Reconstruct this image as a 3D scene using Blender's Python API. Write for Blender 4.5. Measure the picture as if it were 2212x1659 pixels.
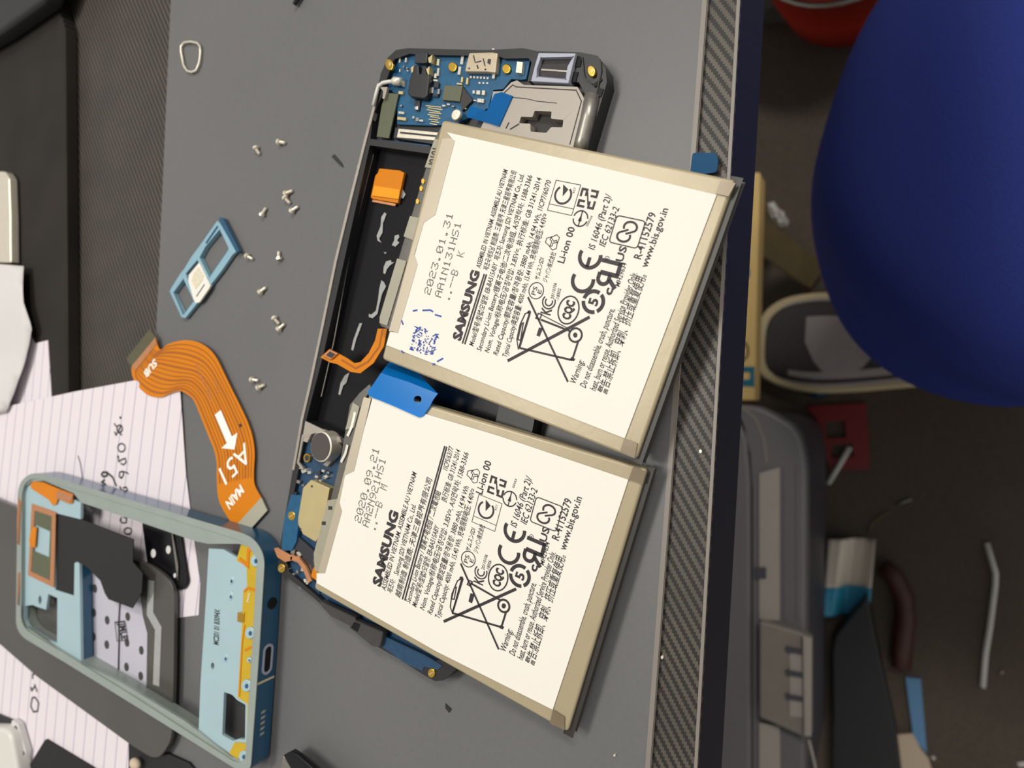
import bpy, bmesh, math, random
from mathutils import Vector, Matrix
from mathutils.geometry import tessellate_polygon
random.seed(7)
S = bpy.context.scene
COL = S.collection
for o in list(bpy.data.objects):
    bpy.data.objects.remove(o)

# ------------------------------------------------------------------ camera
FPX, CX, CY = 1402.0, 1106.0, 829.5
CR = Vector((0.8640275, 0.0558636, -0.5003356))
CU = Vector((-0.0483432, 0.9984384, 0.0279943))
CB = Vector((0.5011181, 0.0, 0.8653789))
CP = Vector((0.0837, 0.0, 0.1446))
cd = bpy.data.cameras.new('camera')
cam = bpy.data.objects.new('camera', cd)
COL.objects.link(cam)
m = Matrix.Identity(4)
for i in range(3):
    m[i][0], m[i][1], m[i][2], m[i][3] = CR[i], CU[i], CB[i], CP[i]
cam.matrix_world = m
cd.sensor_width = 36.0
cd.lens = FPX / 2212 * 36.0
cd.clip_start = 0.01
cd.dof.use_dof = True
cd.dof.focus_distance = 0.158
cd.dof.aperture_fstop = 16
S.camera = cam

# ------------------------------------------------------------------ light
w = bpy.data.worlds.new('room_light')
S.world = w
w.use_nodes = True
w.node_tree.nodes['Background'].inputs[0].default_value = (1.0, 0.97, 0.92, 1)
w.node_tree.nodes['Background'].inputs[1].default_value = 0.40
def area(name, loc, target, sx, sy, power, col):
    d = bpy.data.lights.new(name, 'AREA')
    d.shape = 'RECTANGLE'; d.size = sx; d.size_y = sy
    d.energy = power; d.color = col
    o = bpy.data.objects.new(name, d); COL.objects.link(o)
    o.location = loc
    o.rotation_euler = (Vector(target) - Vector(loc)).to_track_quat('-Z', 'Y').to_euler()
    return o
area('ceiling_and_fill_lamp', (-0.55, 0.30, 1.75), (0, 0, 0), 0.9, 0.3, 23, (1.0, 0.955, 0.885))
area('ceiling_and_fill_lamp', (0.75, 1.35, 1.60), (0.1, 0.1, -.5), 0.9, 0.3, 25, (1.0, 0.95, 0.88))  # unseen fill lamp, added to brighten the rail and floor under the bench
S.view_settings.view_transform = 'Standard'
S.view_settings.look = 'None'
S.view_settings.exposure = 0.0
S.view_settings.gamma = 1.0
S.view_settings.use_curve_mapping = False

# ------------------------------------------------------------------ materials
def lin(c):
    return tuple(((x/255)/12.92 if x/255 <= .04045 else ((x/255+.055)/1.055)**2.4) for x in c)
MATS = {}
def mat(name, rgb, rough=.5, metal=0., var=0., vscale=300., bump=0., bscale=800., spec=.5, alpha=1., coat=0., trans=0.):
    if name in MATS: return MATS[name]
    k = bpy.data.materials.new(name); k.use_nodes = True
    nt = k.node_tree; b = nt.nodes['Principled BSDF']
    c = lin(rgb) + (1,)
    b.inputs['Base Color'].default_value = c
    b.inputs['Roughness'].default_value = rough
    b.inputs['Metallic'].default_value = metal
    b.inputs['Specular IOR Level'].default_value = spec
    b.inputs['Coat Weight'].default_value = coat
    b.inputs['Coat Roughness'].default_value = .08
    b.inputs['Alpha'].default_value = alpha
    b.inputs['Transmission Weight'].default_value = trans
    tc = nt.nodes.new('ShaderNodeTexCoord')
    if var > 0:
        n = nt.nodes.new('ShaderNodeTexNoise'); n.inputs['Scale'].default_value = vscale; n.inputs['Detail'].default_value = 4
        nt.links.new(tc.outputs['Object'], n.inputs['Vector'])
        mx = nt.nodes.new('ShaderNodeMix'); mx.data_type = 'RGBA'
        mx.inputs[6].default_value = tuple(max(0, v*(1-var)) for v in c[:3]) + (1,)
        mx.inputs[7].default_value = tuple(min(1, v*(1+var)) for v in c[:3]) + (1,)
        nt.links.new(n.outputs['Fac'], mx.inputs[0]); nt.links.new(mx.outputs[2], b.inputs['Base Color'])
    if bump > 0:
        n2 = nt.nodes.new('ShaderNodeTexNoise'); n2.inputs['Scale'].default_value = bscale; n2.inputs['Detail'].default_value = 3
        nt.links.new(tc.outputs['Object'], n2.inputs['Vector'])
        bp = nt.nodes.new('ShaderNodeBump'); bp.inputs['Strength'].default_value = bump; bp.inputs['Distance'].default_value = .0005
        nt.links.new(n2.outputs['Fac'], bp.inputs['Height']); nt.links.new(bp.outputs[0], b.inputs['Normal'])
    MATS[name] = k
    return k

class NB:
    """tiny node helper"""
    def __init__(s, k): s.nt = k.node_tree
    def math(s, op, a, b=None, c=None):
        n = s.nt.nodes.new('ShaderNodeMath'); n.operation = op
        for i, v in enumerate((a, b, c)):
            if v is None: continue
            if isinstance(v, (int, float)): n.inputs[i].default_value = v
            else: s.nt.links.new(v, n.inputs[i])
        return n.outputs[0]
    def mix(s, f, a, b):
        n = s.nt.nodes.new('ShaderNodeMix'); n.data_type = 'RGBA'
        for i, v in ((0, f), (6, a), (7, b)):
            if isinstance(v, (tuple, float, int)): n.inputs[i].default_value = v
            else: s.nt.links.new(v, n.inputs[i])
        return n.outputs[2]
    def coords(s, ang=0.):
        t = s.nt.nodes.new('ShaderNodeTexCoord'); r = s.nt.nodes.new('ShaderNodeVectorRotate')
        r.rotation_type = 'Z_AXIS'; r.inputs['Angle'].default_value = ang
        s.nt.links.new(t.outputs['Object'], r.inputs['Vector'])
        x = s.nt.nodes.new('ShaderNodeSeparateXYZ'); s.nt.links.new(r.outputs[0], x.inputs[0])
        return x.outputs[0], x.outputs[1], t.outputs['Object']
    def noise(s, vec, scale, detail=2.):
        n = s.nt.nodes.new('ShaderNodeTexNoise'); n.inputs['Scale'].default_value = scale; n.inputs['Detail'].default_value = detail
        s.nt.links.new(vec, n.inputs['Vector']); return n.outputs['Fac']

def carbon_mat():
    k = mat('carbon_vinyl', (60, 57, 54), rough=.5, spec=.3)
    h = NB(k); b = k.node_tree.nodes['Principled BSDF']
    x, y, vec = h.coords(math.radians(0))
    c = 0.0007
    i = h.math('FLOOR', h.math('DIVIDE', x, c)); j = h.math('FLOOR', h.math('DIVIDE', y, c))
    yq = h.math('MULTIPLY', j, c)
    t = h.math('FLOORED_MODULO', h.math('DIVIDE', h.math('ADD', x, h.math('MULTIPLY', yq, .68)), .0023), 1.0)
    f = h.math('LESS_THAN', t, .5)
    nz = h.noise(vec, 60.)
    f2 = h.math('MULTIPLY', f, h.math('ADD', h.math('MULTIPLY', nz, .6), .45))
    col = h.mix(f2, lin((38, 36, 34)) + (1,), lin((88, 82, 75)) + (1,))
    k.node_tree.links.new(col, b.inputs['Base Color'])
    k.node_tree.links.new(h.math('ADD', h.math('MULTIPLY', f, -.12), .5), b.inputs['Roughness'])
    return k
def lined_paper_mat(name, ang, pitch, phase=0., curl=0.):
    k = mat(name, (226, 218, 222), rough=.75)
    h = NB(k); b = k.node_tree.nodes['Principled BSDF']
    x, y, vec = h.coords(ang)
    x = h.math('ADD', x, h.math('MULTIPLY', h.math('MULTIPLY', y, y), curl))
    t = h.math('FLOORED_MODULO', h.math('ADD', h.math('DIVIDE', x, pitch), phase), 1.0)
    f = h.math('LESS_THAN', t, .075)
    f = h.math('MULTIPLY', f, .62)
    col = h.mix(f, lin((213, 205, 211)) + (1,), lin((118, 112, 150)) + (1,))
    k.node_tree.links.new(col, b.inputs['Base Color'])
    return k
def ribbed_mat():
    k = mat('ribbed_black_cover', (62, 57, 54), rough=.7, spec=.15)
    h = NB(k); b = k.node_tree.nodes['Principled BSDF']
    x, y, vec = h.coords(math.radians(-7))
    t = h.math('SINE', h.math('MULTIPLY', x, 6.2832/.0011))
    nz = h.noise(vec, 40.)
    f = h.math('MULTIPLY', h.math('ADD', h.math('MULTIPLY', t, .5), .5), h.math('ADD', nz, .2))
    k.node_tree.links.new(h.mix(f, lin((28, 26, 25)) + (1,), lin((58, 53, 49)) + (1,)), b.inputs['Base Color'])
    return k
def mat_surface():
    k = mat('grey_mat', (116, 116, 118), rough=.42, spec=.4)
    h = NB(k); b = k.node_tree.nodes['Principled BSDF']
    x, y, vec = h.coords(0)
    n1 = h.noise(vec, 9., 3.); n2 = h.noise(vec, 900., 2.)
    f = h.math('ADD', h.math('MULTIPLY', n1, .7), h.math('MULTIPLY', n2, .3))
    k.node_tree.links.new(h.mix(f, lin((86, 87, 90)) + (1,), lin((107, 106, 105)) + (1,)), b.inputs['Base Color'])
    return k
def carpet_mat():
    k = mat('dark_carpet', (40, 34, 30), rough=.95)
    h = NB(k); b = k.node_tree.nodes['Principled BSDF']
    x, y, vec = h.coords(0)
    n1 = h.noise(vec, 6., 3.); n2 = h.noise(vec, 260., 3.)
    f = h.math('ADD', h.math('MULTIPLY', n1, .5), h.math('MULTIPLY', n2, .5))
    k.node_tree.links.new(h.mix(f, lin((46, 41, 36)) + (1,), lin((102, 90, 79)) + (1,)), b.inputs['Base Color'])
    return k

M = dict(
    black=mat('black_plastic', (30, 30, 32), rough=.42, var=.15),
    blackgloss=mat('black_gloss', (16, 15, 18), rough=.22, spec=.35),
    rim=mat('worn_metal_rim', (176, 168, 158), rough=.35, metal=.6, var=.2, vscale=500),
    pcb=mat('blue_circuit_board', (22, 82, 118), rough=.38, var=.35, vscale=420, spec=.4),
    pcbd=mat('dark_blue_circuit_board', (22, 60, 90), rough=.4, var=.4, vscale=600),
    gold=mat('gold_metal', (236, 190, 84), rough=.25, metal=1.),
    silver=mat('silver_metal', (232, 224, 206), rough=.32, metal=.55, var=.15, vscale=900),
    steel=mat('dull_steel', (150, 146, 138), rough=.4, metal=.8, var=.2, vscale=700),
    solder=mat('solder', (216, 212, 200), rough=.3, metal=.7),
    chip=mat('olive_chip', (84, 88, 66), rough=.4, var=.15, vscale=900),
    chipd=mat('dark_chip', (44, 46, 52), rough=.35),
    shield=mat('brass_shield', (196, 180, 134), rough=.38, metal=.55, var=.08, vscale=200),
    flex=mat('orange_flex', (200, 118, 4), rough=.34, spec=.3, var=.08, vscale=120),
    flexd=mat('orange_flex_trace', (158, 86, 6), rough=.35),
    copper=mat('copper_contact', (222, 156, 110), rough=.3, metal=.7, var=.2, vscale=900),
    wrap=mat('tan_battery_foil', (160, 148, 120), rough=.36, metal=.1, var=.07, vscale=90, bump=.12, bscale=200),
    wrapd=mat('brown_tape', (122, 108, 88), rough=.3, metal=.2, var=.15, vscale=300),
    label=mat('white_label', (222, 218, 208), rough=.6, var=.012, vscale=60),
    ink=mat('black_ink', (38, 32, 36), rough=.6),
    inkg=mat('grey_ink', (82, 78, 76), rough=.6),
    inkb=mat('blue_ink', (44, 74, 160), rough=.6),
    pcm=mat('grey_tape', (150, 146, 128), rough=.35, var=.1, vscale=200),
    pcmd=mat('dark_grey_tape', (84, 82, 76), rough=.35, var=.2, vscale=300),
    plate=mat('pale_metal_plate', (158, 150, 140), rough=.4, metal=.1, var=.05, vscale=90),
    lav=mat('lavender_gasket', (160, 163, 178), rough=.6),
    foam=mat('charcoal_foam', (58, 56, 56), rough=.85, var=.3, vscale=900),
    sky=mat('pale_blue_plate', (164, 190, 198), rough=.4, metal=.25, var=.07, vscale=60),
    skyrim=mat('grey_blue_rail', (150, 160, 154), rough=.4, metal=.3, var=.1, vscale=120),
    navy=mat('dark_blue_shell', (30, 78, 108), rough=.22, spec=.6, coat=.3, var=.1, vscale=40),
    tray=mat('light_blue_tray', (136, 174, 190), rough=.4, metal=.2, var=.08, vscale=300),
    yell=mat('yellow_flex', (186, 156, 30), rough=.3, var=.12, vscale=160),
    film=mat('black_film', (15, 13, 14), rough=.65, var=.25, vscale=30),
    smoke=mat('smoked_plastic', (76, 74, 71), rough=.25, spec=.5, var=.15, vscale=30),
    card=mat('white_card', (176, 174, 186), rough=.6, var=.06, vscale=40),
    residue=mat('glue_residue', (150, 152, 150), rough=.5, var=.2, vscale=700),
    white=mat('white_print', (240, 236, 226), rough=.5),
    stiff=mat('grey_stiffener', (160, 158, 140), rough=.35),
    pinkw=mat('white_paper', (200, 197, 196), rough=.7, var=.03, vscale=40),
    wood=mat('yellow_wood', (240, 204, 130), rough=.6, var=.12, vscale=30),
    woodd=mat('weathered_wood', (112, 98, 66), rough=.85, var=.3, vscale=40),
    teal=mat('teal_paint', (30, 118, 140), rough=.5),
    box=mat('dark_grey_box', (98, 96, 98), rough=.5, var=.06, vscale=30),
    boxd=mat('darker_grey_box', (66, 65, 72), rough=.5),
    boxl=mat('light_grey_panel', (150, 144, 136), rough=.5, var=.05, vscale=60),
    latch=mat('grey_latch', (122, 115, 108), rough=.45, var=.08, vscale=50),
    denim=mat('navy_cloth', (44, 56, 128), rough=.9, var=.12, vscale=900, bump=.6, bscale=900, spec=.15),
    skin=mat('skin', (190, 140, 110), rough=.6),
    shoeg=mat('grey_shoe_knit', (168, 160, 160), rough=.85, var=.1, vscale=200),
    shoed=mat('dark_shoe_knit', (72, 66, 66), rough=.85, var=.2, vscale=100),
    sole=mat('cream_sole', (206, 190, 150), rough=.6, var=.05, vscale=30),
    solebl=mat('pale_blue_sole', (150, 172, 184), rough=.6),
    red=mat('red_plastic', (196, 46, 28), rough=.35, var=.1, vscale=20),
    dred=mat('dark_red_plastic', (120, 14, 20), rough=.4),
    benchf=mat('bench_front_navy', (20, 20, 32), rough=.6),
    plasw=mat('white_plastic', (206, 204, 198), rough=.4),
    brown=mat('brown_cable', (66, 34, 26), rough=.5, var=.4, vscale=60),
    cyan=mat('cyan_wrapper', (60, 160, 196), rough=.25),
    strip=mat('blue_strip', (92, 138, 178), rough=.5),
    ply=mat('floor_card_beige', (190, 172, 150), rough=.7),
)
def film_mat(name, tint, solid, amount):
    k = bpy.data.materials.new(name); k.use_nodes = True; nt = k.node_tree; b = nt.nodes['Principled BSDF']
    b.inputs['Base Color'].default_value = lin(solid)+(1,); b.inputs['Roughness'].default_value = .2
    t = nt.nodes.new('ShaderNodeBsdfTransparent'); t.inputs[0].default_value = lin(tint)+(1,)
    m_ = nt.nodes.new('ShaderNodeMixShader'); m_.inputs[0].default_value = amount
    nt.links.new(t.outputs[0], m_.inputs[1]); nt.links.new(b.outputs[0], m_.inputs[2]); nt.links.new(m_.outputs[0], nt.nodes['Material Output'].inputs[0])
    return k
M['bluetape'] = film_mat('blue_tape', (80, 205, 255), (4, 140, 220), .5)
M['cyantape'] = film_mat('blue_film', (120, 210, 250), (10, 110, 175), .5)
M['clear'] = film_mat('clear_stiffener', (225, 222, 205), (120, 118, 96), .4)
CARBON, CARPET, RIB, MATS_G = carbon_mat(), carpet_mat(), ribbed_mat(), mat_surface()

# ------------------------------------------------------------------ geometry helpers
class Plane:
    def __init__(s, o, n=(0, 0, 1)):
        s.o = Vector(o); s.n = Vector(n).normalized()
        s.u = Vector((1, 0, 0)) - s.n * s.n.x; s.u.normalize(); s.v = s.n.cross(s.u)
    def px(s, x, y, off=0.):
        d = CR*((x-CX)/FPX) - CU*((y-CY)/FPX) - CB
        o = s.o + s.n*off
        t = (o-CP).dot(s.n)/d.dot(s.n)
        return CP + d*t
    def l(s, pts, off=0.): return [s.px(a, b, off) for a, b in pts]
    def shift(s, h): return Plane(s.o + s.n*h, s.n)
def Z(h): return Plane((0, 0, h))
def tilted(o, a, pitch):
    n = Matrix.Rotation(a, 3, 'Z') @ Matrix.Rotation(pitch, 3, 'Y') @ Vector((0, 0, 1))
    return Plane(o, n)
def crop(ox, oy, s, pts): return [(ox+a/s, oy+b/s) for a, b in pts]
def rnd(pts, r, n=4):
    out = []; N = len(pts)
    rr = r if isinstance(r, (list, tuple)) else [r]*N
    for i in range(N):
        p = Vector(pts[i]); a = Vector(pts[i-1]); b = Vector(pts[(i+1) % N]); q = rr[i]
        if q <= 0: out.append(tuple(p)); continue
        da = min(q, (a-p).length*.45); db = min(q, (b-p).length*.45)
        A = p+(a-p).normalized()*da; B = p+(b-p).normalized()*db
        for k in range(n+1):
            t = k/n; c = A*(1-t)**2+p*2*t*(1-t)+B*t*t
            out.append((c.x, c.y))
    return out
def circ(x, y, rx, ry=None, n=20, a=0.):
    ry = ry or rx
    return [(x+rx*math.cos(t)*math.cos(a)-ry*math.sin(t)*math.sin(a), y+rx*math.cos(t)*math.sin(a)+ry*math.sin(t)*math.cos(a)) for t in [2*math.pi*k/n for k in range(n)]]

class MB:
    def __init__(s): s.v = []; s.f = []
    def raw(s, v, f):
        b = len(s.v); s.v += [Vector(p) for p in v]; s.f += [tuple(i+b for i in q) for q in f]; return s
    def prism(s, top, n, t, holes=()):
        """top: 3D loop; extruded by -n*t"""
        n = Vector(n); loops = [list(top)]+[list(h) for h in holes]
        flat = [p for L in loops for p in L]; N = len(flat)
        if holes:
            u = n.orthogonal().normalized(); v = n.cross(u)
            tl = [[Vector((p.dot(u), p.dot(v), 0)) for p in L] for L in loops]
            tris = tessellate_polygon(tl)
        else: tris = [tuple(range(N))]
        # orientation
        fs = []
        for q in tris:
            nn = Vector((0, 0, 0))
            for i in range(len(q)):
                a, b = flat[q[i]], flat[q[(i+1) % len(q)]]; nn += a.cross(b)
            q = tuple(q) if nn.dot(n) > 0 else tuple(reversed(q))
            fs.append(q)
        if t <= 0: return s.raw(flat, fs)
        vs = flat+[p-n*t for p in flat]
        F = list(fs)+[tuple(i+N for i in reversed(q)) for q in fs]
        off = 0
        for L in loops:
            k = len(L)
            for i in range(k):
                a, b = off+i, off+(i+1) % k
                F.append((a, b, b+N, a+N))
            off += k
        return s.raw(vs, F)
    def poly(s, pl, pts, t, off=0., holes=()):
        return s.prism(pl.l(pts, off), pl.n, t, [pl.l(h, off) for h in holes])
    def box(s, lo, hi):
        x0, y0, z0 = lo; x1, y1, z1 = hi
        return s.raw([(x0,y0,z0),(x1,y0,z0),(x1,y1,z0),(x0,y1,z0),(x0,y0,z1),(x1,y0,z1),(x1,y1,z1),(x0,y1,z1)],
                     [(3,2,1,0),(4,5,6,7),(0,1,5,4),(1,2,6,5),(2,3,7,6),(3,0,4,7)])
    def tube(s, pts, r, n=10, closed=False, cap=True):
        pts = [Vector(p) for p in pts]; N = len(pts)
        rs = r if isinstance(r, (list, tuple)) else [r]*N
        rings = []; up = None
        for i in range(N):
            if closed: d = pts[(i+1) % N]-pts[i-1]
            else: d = pts[min(i+1, N-1)]-pts[max(i-1, 0)]
            d.normalize()
            if up is None: up = d.orthogonal().normalized()
            up = (up - d*up.dot(d)).normalized(); sd = d.cross(up)
            rings.append([pts[i]+(up*math.cos(2*math.pi*k/n)+sd*math.sin(2*math.pi*k/n))*rs[i] for k in range(n)])
        v = [p for R in rings for p in R]; f = []
        for i in range(N if closed else N-1):
            a, b = i*n, ((i+1) % N)*n
            for k in range(n): f.append((a+k, a+(k+1) % n, b+(k+1) % n, b+k))
        if not closed and cap: f += [tuple(reversed(range(n))), tuple(range((N-1)*n, N*n))]
        return s.raw(v, f)
    def stroke(s, pl, pts, w, off=0., closed=False, t=0.):
        P = [pl.px(a, b, off) if not isinstance(a, Vector) else a for a, b in pts] if not isinstance(pts[0], Vector) else list(pts)
        N = len(P); L = []; R = []
        for i in range(N):
            if closed: d0 = (P[i]-P[i-1]).normalized(); d1 = (P[(i+1) % N]-P[i]).normalized()
            else:
                d1 = (P[min(i+1, N-1)]-P[min(i, N-2)]).normalized(); d0 = (P[max(i, 1)]-P[max(i-1, 0)]).normalized()
            d = (d0+d1)
            if d.length < 1e-6: d = d1
            d.normalize(); sd = pl.n.cross(d); c = max(.4, sd.dot(pl.n.cross(d1)))
            L.append(P[i]+sd*(w/2/c)); R.append(P[i]-sd*(w/2/c))
        f = []
        for i in range(N if closed else N-1):
            j = (i+1) % N; f.append((i, N+i, N+j, j))
        if t > 0:
            v = L+R+[p-pl.n*t for p in L+R]; K = 2*N
            F = list(f)+[tuple(x+K for x in reversed(q)) for q in f]
            for i in range(N if closed else N-1):
                j = (i+1) % N
                F.append((j, i, i+K, j+K)[::-1][::-1]); F.append((N+i, N+j, N+j+K, N+i+K))
            if not closed: F.append((0, N, N+K, K)); F.append((N-1+N, N-1, N-1+K, 2*N-1+K))
            return s.raw(v, F)
        return s.raw(L+R, f)
    def sphere(s, c, r, sc=(1, 1, 1), nu=12, nv=8):
        c = Vector(c); v = [c+Vector((0, 0, r*sc[2]))]; f = []
        for i in range(1, nv):
            th = math.pi*i/nv
            for k in range(nu):
                ph = 2*math.pi*k/nu
                v.append(c+Vector((r*sc[0]*math.sin(th)*math.cos(ph), r*sc[1]*math.sin(th)*math.sin(ph), r*sc[2]*math.cos(th))))
        v.append(c-Vector((0, 0, r*sc[2]))); e = len(v)-1
        for k in range(nu): f.append((0, 1+k, 1+(k+1) % nu))
        for i in range(nv-2):
            for k in range(nu):
                a = 1+i*nu; f.append((a+k, a+nu+k, a+nu+(k+1) % nu, a+(k+1) % nu))
        a = 1+(nv-2)*nu
        for k in range(nu): f.append((a+k, e, a+(k+1) % nu))
        return s.raw(v, f)
    def build(s, name, m, parent=None, bevel=0., seg=2, smooth=False, loc=None):
        if parent is not None: base = wloc(parent)
        elif loc is not None: base = Vector(loc)
        else:
            xs = [p.x for p in s.v]; ys = [p.y for p in s.v]; zs = [p.z for p in s.v]
            base = Vector(((min(xs)+max(xs))/2, (min(ys)+max(ys))/2, min(zs)))
        me = bpy.data.meshes.new(name)
        me.from_pydata([tuple(p-base) for p in s.v], [], s.f); me.validate(); me.update()
        me.materials.append(m)
        o = bpy.data.objects.new(name, me); COL.objects.link(o)
        if parent is not None: o.parent = parent
        else: o.location = base
        if smooth:
            for p in me.polygons: p.use_smooth = True
        if bevel > 0:
            b = o.modifiers.new('bevel', 'BEVEL'); b.width = bevel; b.segments = seg; b.limit_method = 'ANGLE'; b.angle_limit = math.radians(45)
            if seg > 1 and not smooth:
                for p in me.polygons: p.use_smooth = True
                try: me.set_sharp_from_angle(angle=math.radians(70))
                except Exception: pass
                wn = o.modifiers.new('wn', 'WEIGHTED_NORMAL'); wn.keep_sharp = False
        return o
def wloc(o):
    p = Vector(o.location)
    while o.parent: o = o.parent; p = p+Vector(o.location)
    return p
def tag(o, label=None, cat=None, group=None, kind=None):
    if label: o['label'] = label
    if cat: o['category'] = cat
    if group: o['group'] = group
    if kind: o['kind'] = kind
    return o
def empty(name, loc, label, cat, group=None):
    o = bpy.data.objects.new(name, None); COL.objects.link(o); o.location = loc; o.empty_display_size = .005
    return tag(o, label, cat, group)

# ---- flat text
_glyph = {}
def glyphs(txt, bold=0., space=1.):
    key = (txt, bold, space)
    if key not in _glyph:
        c = bpy.data.curves.new('t', 'FONT'); c.body = txt; c.size = 1; c.offset = bold; c.space_character = space; c.resolution_u = 2
        o = bpy.data.objects.new('t', c); COL.objects.link(o)
        bpy.context.view_layer.update()
        e = o.evaluated_get(bpy.context.evaluated_depsgraph_get()); me = e.to_mesh()
        v = [(p.co.x, p.co.y) for p in me.vertices]; f = [tuple(q.vertices) for q in me.polygons]
        e.to_mesh_clear(); bpy.data.objects.remove(o); bpy.data.curves.remove(c)
        _glyph[key] = (v, f)
    return _glyph[key]
def text(mb, pl, txt, p0, p1, h, off=0.0001, bold=0., shear=0., space=1.):
    """baseline from pixel p0 to p1, cap height h in metres"""
    v, f = glyphs(txt, bold, space)
    if not v: return
    A, B = pl.px(*p0, off), pl.px(*p1, off)
    d = B-A; W = d.length; d.normalize(); up = pl.n.cross(d)
    x0 = min(p[0] for p in v); x1 = max(p[0] for p in v)
    sx = W/(x1-x0); sy = h/.70
    mb.raw([A+d*((x-x0)*sx + y*sy*shear)+up*(y*sy) for x, y in v], f)
class Frame:
    """logo frame: x along the reading direction, y up, in millimetres"""
    def __init__(s, pl, c, r0, r1, off=.0001):
        s.pl = pl; s.o = pl.px(*c, off); s.d = (pl.px(*r1, off)-pl.px(*r0, off)).normalized(); s.u = pl.n.cross(s.d)
    def p(s, x, y): return s.o+s.d*(x*.001)+s.u*(y*.001)
    def st(s, mb, pts, w, closed=False): mb.stroke(s.pl, [s.p(*q) for q in pts], w*.001, closed=closed)
    def fill(s, mb, pts, holes=()): mb.prism([s.p(*q) for q in pts], s.pl.n, 0, [[s.p(*q) for q in h] for h in holes])
    def arc(s, mb, x, y, r, a0, a1, w, ry=None):
        n = 24; ry = ry or r; full = abs(a1-a0) >= 359
        A = [math.radians(a0+(a1-a0)*k/n) for k in range(n if full else n+1)]
        s.st(mb, [(x+r*math.cos(t), y+ry*math.sin(t)) for t in A], w, closed=full)
    def tx(s, mb, txt, x, y, w, h, bold=0., shear=0.):
        v, f = glyphs(txt, bold)
        x0 = min(p[0] for p in v); x1 = max(p[0] for p in v); sx = w/(x1-x0); sy = h/.70
        mb.raw([s.p(x+(a-x0)*sx+b*sy*shear-w/2, y+b*sy-h/2) for a, b in v], f)
DOT = {'0': '0E11131519110E', '1': '040C040404040E', '2': '0E11010E10101F', '3': '1F01020601110E', '4': '02060A121F0202',
 '5': '1F101E0101110E', '6': '0608101E11110E', '8': '0E11110E11110E', '9': '0E11110F01020C', 'A': '0E11111F111111', 'N': '11191513111111',
 'H': '1111111F111111', 'S': '0F10100E01011E', 'B': '1E11111E11111E', 'K': '11121418141211', 'M': '111B1515111111', '-': '0000001F000000', '.': '00000000000C0C', ' ': '00000000000000', ',': '00000004040810'}
def dots(mb, pl, txt, p0, p1, h, off=.0002):
    A, B = pl.px(*p0, off), pl.px(*p1, off); d = B-A; W = d.length; d.normalize(); up = pl.n.cross(d)
    n = len(txt); cw = W/(n*6-1); ch = h/7
    for i, c in enumerate(txt):
        rows = DOT.get(c, DOT[' '])
        for r in range(7):
            bits = int(rows[2*r:2*r+2], 16)
            for k in range(5):
                if bits >> (4-k) & 1:
                    q = A+d*((i*6+k)*cw)+up*((6-r)*ch)
                    mb.raw([q+d*cw*.08+up*ch*.2, q+d*cw*.98+up*ch*.2, q+d*cw*.98+up*ch*.85, q+d*cw*.08+up*ch*.85], [(0, 1, 2, 3)])

# ================================================================== SETTING
b = MB().box((-2.2, -2.2, -.76), (1.8, 2.4, -.75)); tag(b.build('floor', CARPET), kind='structure')

# ------------------------------------------------------------------ workbench
BT = -.0014
wb = empty('workbench', (-.35, 0, -.75), 'dark workbench covered in carbon patterned vinyl, everything small lies on it', 'workbench')
MB().box((-.80, -.9, BT-.0035), (.0512, .95, BT)).build('bench_top', CARBON, wb, bevel=.0006, seg=2)
MB().box((.030, -.9, BT-.034), (.0505, .95, BT-.00355)).build('front_rail', M['benchf'], wb, bevel=.001)
MB().box((.0508, -.9, BT-.0005), (.0515, .95, BT+.00005)).build('bench_edge_highlight', M['latch'], wb)  # lighter strip added to paint the highlight on the bench edge
for x, y in ((-.76, -.85), (-.76, .89), (-.02, -.85), (-.02, .89)):
    MB().box((x-.02, y-.02, -.75), (x+.02, y+.02, BT-.0036)).build('leg', M['benchf'], wb)
MB().box((-.79, -.88, BT-.034), (-.775, .93, BT-.00355)).build('back_rail', M['benchf'], wb)

# ------------------------------------------------------------------ repair mat
def lerp(a, b, t): return a+(b-a)*t
def mx(y, side):
    return lerp(-.1562, -.1588, (y-.0099)/.1286) if side < 0 else lerp(.041, .0441, (y+.0848)/.1729)
y0, y1 = -.19, .23
pts = rnd([(mx(y0, -1), y0), (mx(y0, 1), y0), (mx(y1, 1), y1), (mx(y1, -1), y1)], .006)
gm = MB().prism([Vector((x, y, 0)) for x, y in pts], (0, 0, 1), -BT).build('repair_mat', MATS_G, bevel=.0004, seg=2)
tag(gm, 'large plain grey silicone repair mat lying on the workbench', 'mat')
mat_highlight = MB().prism([Vector((mx(y1, 1)-.0004, y1-.006, 0)), Vector((mx(y0, 1)-.0004, y0+.006, 0)), Vector((mx(y0, 1)+.0003, y0+.006, 0)), Vector((mx(y1, 1)+.0003, y1-.006, 0))], (0, 0, 1), -BT-.0002)  # pale strip added, paints the bright line where the mat edge catches light
for p_ in mat_highlight.v: p_.z += .0001
mat_highlight.build('mat_edge_highlight', M['latch'], gm, bevel=.0002)
P0 = Z(0.)
for pts in ([(716, 338), (722, 333), (738, 352), (742, 362), (735, 358)], [(962, 1520), (975, 1532), (970, 1540), (962, 1530)], ):
    MB().poly(P0, pts, .0002, .00025).build('stain', M['black'], gm)
tag(MB().poly(P0, circ(1327, 1632, 2.5, 2.5, 8), .0006, .0006).build('solder_speck', M['silver']), 'tiny shiny speck on the mat near its lower right edge', 'speck')

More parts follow.
